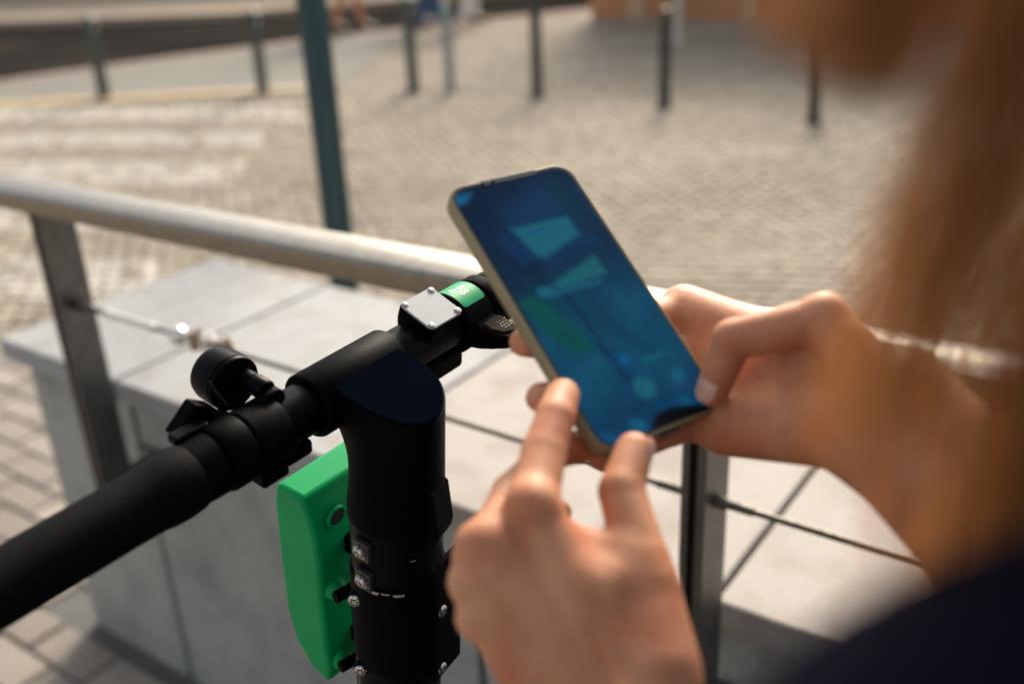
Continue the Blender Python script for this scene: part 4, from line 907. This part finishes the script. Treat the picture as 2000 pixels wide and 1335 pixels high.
for a in (anL, anR):
    so = cloth('shoe', [(.02, [(a - UP * .03, a + pface * .135 - UP * .045, .040, .030), (a, a - UP * .045 - pface * .015, .042, .034)])], .006, M['shoe_white'], .006)
for s_ in (-1, 1):
    e = MB().lathe(hp_(.0835, s_ * .031, .012), gaze, [(-.011, .004), (-.006, .0098), (0, .0115), (.006, .0098), (.0095, .006), (.0112, .001)], 20).build('eye', M['eye'], person)
    MB().lathe(hp_(.0935, s_ * .031, .012), gaze, [(0, .0055), (.0016, .004), (.0022, .001)], 16).build('iris', M['iris'], e)
MB().lathe(hp_(.094, 0, -.0545), hside, [(-.021, .001), (-.012, .0046), (0, .0058), (.012, .0046), (.021, .001)], 14).build('lips', M['lips'], person)
for s_ in (-1, 1): MB().tube([hp_(.096, s_ * .017, .031), hp_(.0955, s_ * .032, .035), hp_(.088, s_ * .046, .031)], [.0022, .0026, .0014], 8).build('eyebrow', M['hair_dark'], person)
def nail(c, d_, up, ln=.0062, wd=.0050):
    d_ = nrm(d_); up = nrm(up - d_ * (up @ d_)); sd = np.cross(d_, up); v = []; f = []; n, k_ = 8, 6
    for i in range(n + 1):
        for j in range(k_ + 1):
            x_ = -1 + 2 * i / n; y_ = -1 + 2 * j / k_; w_ = wd * (1 - .22 * max(0, abs(x_) - .45) / .55) * (1 if abs(x_) < .95 else .85)
            v.append(c + d_ * x_ * ln + sd * y_ * w_ + up * (.0004 - .0022 * y_ * y_ - .0005 * x_ * x_))
    for i in range(n):
        for j in range(k_): q = i * (k_ + 1) + j; f.append((q, q + k_ + 1, q + k_ + 2, q + 1))
    return link_mesh('fingernail', v, f, M['nail'], person, sharp=None)
camdir = lambda p: nrm(CAMPOS - p)
c_ = Rt[3]; d_ = nrm(Rt[3] - Rt[2]); upn = nrm(camdir(c_) * .8 + CM @ V(-.55, -.1, 0)); nail(c_ - d_ * .0006 + upn * .0083, d_, upn, .0070, .0058)
c_ = Lt[3]; d_ = nrm(Lt[3] - Lt[2]); upn = nrm(camdir(c_) * .45 + CM @ V(.95, .1, 0)); nail(c_ - d_ * .001 + upn * .0090, d_, upn, .0070, .0058)
c_ = Li[3]; d_ = nrm(Li[3] - Li[2]); upn = nrm(CM @ V(-1, -.1, .1)); nail(c_ + upn * .0083, d_, upn, .0058, .0048)
for ch in (Ri, Rm, Rr):
    d_ = nrm(ch[3] - ch[2]); nail(ch[3] - PN * .0078, d_, -PN, .0056, .0048)

# hair: thousands of fine tapering strands falling round the head
def hair():
    vs_, fs_, tn = [], [], []; cnt = 0
    face2 = nrm(V(gaze[0], gaze[1], 0)); left2 = V(-face2[1], face2[0], 0)
    def strand(pts, r_, tone):
        nonlocal cnt
        n = len(pts)
        for i, p in enumerate(pts):
            rr = r_ * (1 if i < n * .6 else 1 - .8 * (i - n * .6) / (n * .4))
            for k in range(3):
                a = 2.094 * k; vs_.append((p[0] + math.cos(a) * rr, p[1] + math.sin(a) * rr, p[2])); tn.append(tone)
        for i in range(n - 1):
            for k in range(3):
                a, b_ = cnt + i * 3 + k, cnt + i * 3 + (k + 1) % 3; fs_.append((a, b_, b_ + 3, a + 3))
        cnt += 3 * n
    def fall(phi, rad, z_end, sway, tone, top0=None, r_=.0007, wav=.006):
        d_ = face2 * math.cos(phi) + left2 * math.sin(phi)
        top = hp_(-.01, 0, .10) + d_ * rng.uniform(.005, .03); top = top if top0 is None else top0; side_ = HC + d_ * rad * .93 + UP * .02; low = HC + d_ * rad + face2 * sway; low[2] = z_end
        ph0 = rng.uniform(0, 6.28); fq = rng.uniform(9, 16); pts = []
        clump = math.sin(phi * 23) * .5 + .5
        for i in range(15):
            t = i / 14
            if t < .3:
                q = t / .3; a_ = q * math.pi / 2; p = top + (side_ - top) * V(math.sin(a_), math.sin(a_), 1 - math.cos(a_))
            else:
                q = (t - .3) / .7; p = side_ + (low - side_) * V(q ** .9, q ** .9, q) + d_ * (.016 * math.sin(q * 2.6))
            amp = wav * max(0, t - .25) * 1.4
            p = p + d_ * amp * math.sin(ph0 * .15 + fq * .4 * t * 2 + clump * 3) + left2 * amp * math.sin(ph0 + fq * t); pts.append(p)
        strand(pts, r_, tone)
    for i in range(2600):
        phi = rng.uniform(R_(58), R_(308)); ln = rng.normal(1.29, .03)
        fall(phi, rng.normal(.104, .009), ln, rng.uniform(-.01, .03), np.clip(rng.normal(.45, .25), 0, 1))
    for i in range(1100):                                        # swept from the parting to both sides
        x_ = rng.uniform(-.05, .062); sg = 1 if i % 2 else -1; top0 = hp_(x_ - .012, sg * .003, .020 + math.sqrt(max(.0955 ** 2 - x_ * x_, 0)) + rng.normal(0, .002))
        fall(sg * rng.uniform(R_(60), R_(112)), rng.normal(.105, .006), rng.normal(1.30, .03), rng.uniform(-.01, .02), np.clip(rng.normal(.5, .25), 0, 1), top0)
    for i in range(2300):                                        # front locks on the left side, the ones nearest the lens
        phi = rng.normal(R_(65), R_(9)); fall(phi, rng.normal(.111, .012), rng.normal(1.285, .03), rng.uniform(.01, .05), np.clip(rng.normal(.7, .25), 0, 1), r_=.00034, wav=.007)
    for i in range(420):                                         # a looser lock swinging forward in front of the face
        t = rng.random(); end = W(1490 + 260 * t + rng.normal(0, 25), 40 + 125 * min(1, t * 1.6) + rng.normal(0, 22), rng.normal(.150, .012))
        top = hp_(.03, .01, .10) + rng.normal(0, .006, 3); mid_ = HC + gaze * .12 + hside * rng.uniform(.03, .055) + UP * .03
        k1 = mid_ * .5 + end * .5 + V(-.012, .012, .0) + rng.normal(0, .004, 3); pts = []
        for q in np.linspace(0, 1, 13): pts.append((1 - q) ** 3 * top + 3 * q * (1 - q) ** 2 * (mid_ + face2 * .02 + UP * .05) + 3 * q * q * (1 - q) * k1 + q ** 3 * end)
        strand(pts, .0004, np.clip(rng.normal(.65, .2), 0, 1))
    for i in range(240):                                         # fine ends blown across the wrist
        t = rng.random(); end = W(1590 + 230 * t + rng.normal(0, 30), 860 - 60 * t + rng.normal(0, 60), rng.normal(.165, .014))
        side_ = HC + (face2 * .5 + left2 * .87) * rng.normal(.110, .006) + UP * .01; k1 = side_ * .35 + end * .65 + V(-.002, .016, .02) + rng.normal(0, .005, 3)
        top = hp_(.0, .015, .10); pts = [top * (1 - q) + side_ * q + (left2 * .03 + UP * .02) * math.sin(q * 3.14) for q in (0, .35, .7)]
        for q in np.linspace(0, 1, 10): pts.append((1 - q) ** 2 * side_ + 2 * q * (1 - q) * k1 + q * q * end)
        strand(pts, .00026, np.clip(rng.normal(.8, .2), 0, 1))
    o = link_mesh('hair', vs_, fs_, M['hair'], person, sharp=None)
    at = o.data.attributes.new('tone', 'FLOAT', 'POINT'); at.data.foreach_set('value', np.array(tn, np.float32)); prop(o, kind='stuff')
    v, f = solid([(.02, [(hp_(-.024, 0, .028), hp_(-.024, 0, .028), .090, .090)]), (.02, [(hp_(-.045, 0, .01), hp_(-.055, 0, -.06), .07, .06)])], .008)
    cap = link_mesh('hair_base', v, f.tolist(), M['hair'], person, sharp=None)
    at = cap.data.attributes.new('tone', 'FLOAT', 'POINT'); at.data.foreach_set('value', np.full(len(v), .25, np.float32))
hair()

# ------------------------------------------------------------------ people walking beyond the plaza
def walker(label, p, face, stride, top_m, leg_m, shoe_m, hair_m, bare_legs=False, skirt=False, sc_=1.0):
    f2 = nrm(V(face[0], face[1], 0)); l2 = V(-f2[1], f2[0], 0); B = V(p[0], p[1], 0)
    q = lambda l, f_, z: B + (l2 * l + f2 * f_ + UP * z) * sc_
    T = thing('person', label, 'person', (p[0], p[1], 0), 'people walking at the far side of the plaza')
    hL, hR = q(.09, 0, .92), q(-.09, 0, .92); kL, kR = q(.09, stride * .55 + .03, .50), q(-.09, -stride * .35 + .02, .50)
    aL, aR = q(.085, stride, .08), q(-.085, -stride, .12); sL, sR = q(.18, 0, 1.42), q(-.18, 0, 1.42)
    eL, eR = q(.23, -stride * .35, 1.14), q(-.23, stride * .35, 1.14); wL, wR = q(.22, -stride * .2 + .06, .88), q(-.22, stride * .6 + .06, .90)
    torso_ = [(q(-.06, 0, .98), q(.06, 0, .98), .11, .11), (q(-.05, 0, 1.2), q(.05, 0, 1.2), .105, .105), (sL, sR, .06, .06), (q(-.06, .02, 1.32), q(.06, .02, 1.32), .1, .1)]
    legs = [(hL, kL, .082, .055), (kL, aL, .053, .036)], [(hR, kR, .082, .055), (kR, aR, .053, .036)]
    feet = [(aL, aL + f2 * .15 - UP * .05, .034, .026)], [(aR, aR + f2 * .15 - UP * .05, .034, .026)]
    hd_ = q(0, .02, 1.62)
    hand_ = [[(wL, wL + UP * -.09 + f2 * .02, .028, .016), (wL, wL + f2 * .05 - UP * .05, .014, .009)], [(wR, wR + UP * -.09 + f2 * .02, .028, .016), (wR, wR + f2 * .05 - UP * .05, .014, .009)]]
    gr = [(.05, torso_), (.02, [(hd_ + UP * .02, hd_ + UP * .02, .092, .092), (hd_ + f2 * .03 - UP * .02, hd_ + f2 * .05 - UP * .075, .065, .04), (hd_ + f2 * .09 + UP * .0, hd_ + f2 * .107 - UP * .03, .010, .013)]), (.03, [(q(0, 0, 1.43), hd_ - UP * .06, .056, .052)]),
          (.03, legs[0]), (.03, legs[1]), (.03, [(sL, eL, .046, .038), (eL, wL, .037, .026)]), (.03, [(sR, eR, .046, .038), (eR, wR, .037, .026)]), (.01, hand_[0]), (.01, hand_[1]), (.02, feet[0]), (.02, feet[1])]
    def part(name, groups, grow, m):
        v, f = solid(groups, .016, grow, .03); o = link_mesh(name, v, f.tolist(), m, T, sharp=None); k = o.modifiers.new('soft', 'SMOOTH'); k.iterations = 2
    part('body', gr, 0, M['skin'])
    part('shirt', [(.05, torso_), (.03, [(sL, mid(sL, eL, .7), .052, .05)]), (.03, [(sR, mid(sR, eR, .7), .052, .05)])], .014, top_m)
    if bare_legs: part('shorts', [(.04, [(q(-.06, 0, .95), q(.06, 0, .95), .11, .11)]), (.03, [(hL, mid(hL, kL, .5), .09, .08)]), (.03, [(hR, mid(hR, kR, .5), .09, .08)])], .014, leg_m)
    else: part('trousers', [(.04, [(q(-.06, 0, .95), q(.06, 0, .95), .11, .11)]), (.03, [(a, b_, c + .006, d_ + .014) for a, b_, c, d_ in legs[0]]), (.03, [(a, b_, c + .006, d_ + .014) for a, b_, c, d_ in legs[1]])], .014, leg_m)
    for ft in feet: part('shoe', [(.02, ft)], .014, shoe_m)
    part('hair', [(.02, [(hd_ + UP * .035 - f2 * .02, hd_ + UP * .035 - f2 * .02, .092, .092), (hd_ - f2 * .05, hd_ - f2 * .06 - UP * .07, .06, .04)])], .008, hair_m)
a = G(682, 66); walker('person with bare legs striding past behind the teal pole', a, V(1, .35), .20, M['white_cloth'], M['red_cloth'], M['shoe'], M['hair_dark'], bare_legs=True)
a = G(838, 50); walker('person in blue jeans walking beyond the grey green bollard', a, V(1, .1), .10, M['grey_cloth'], M['jeans'], M['shoe_white'], M['hair_dark'])
a = G(918, 48); walker('person in white trousers and brown shoes walking beyond the pale bollard', a, V(1, .3), .09, M['red_cloth'], M['white_cloth'], M['shoe'], M['hair_dark'])
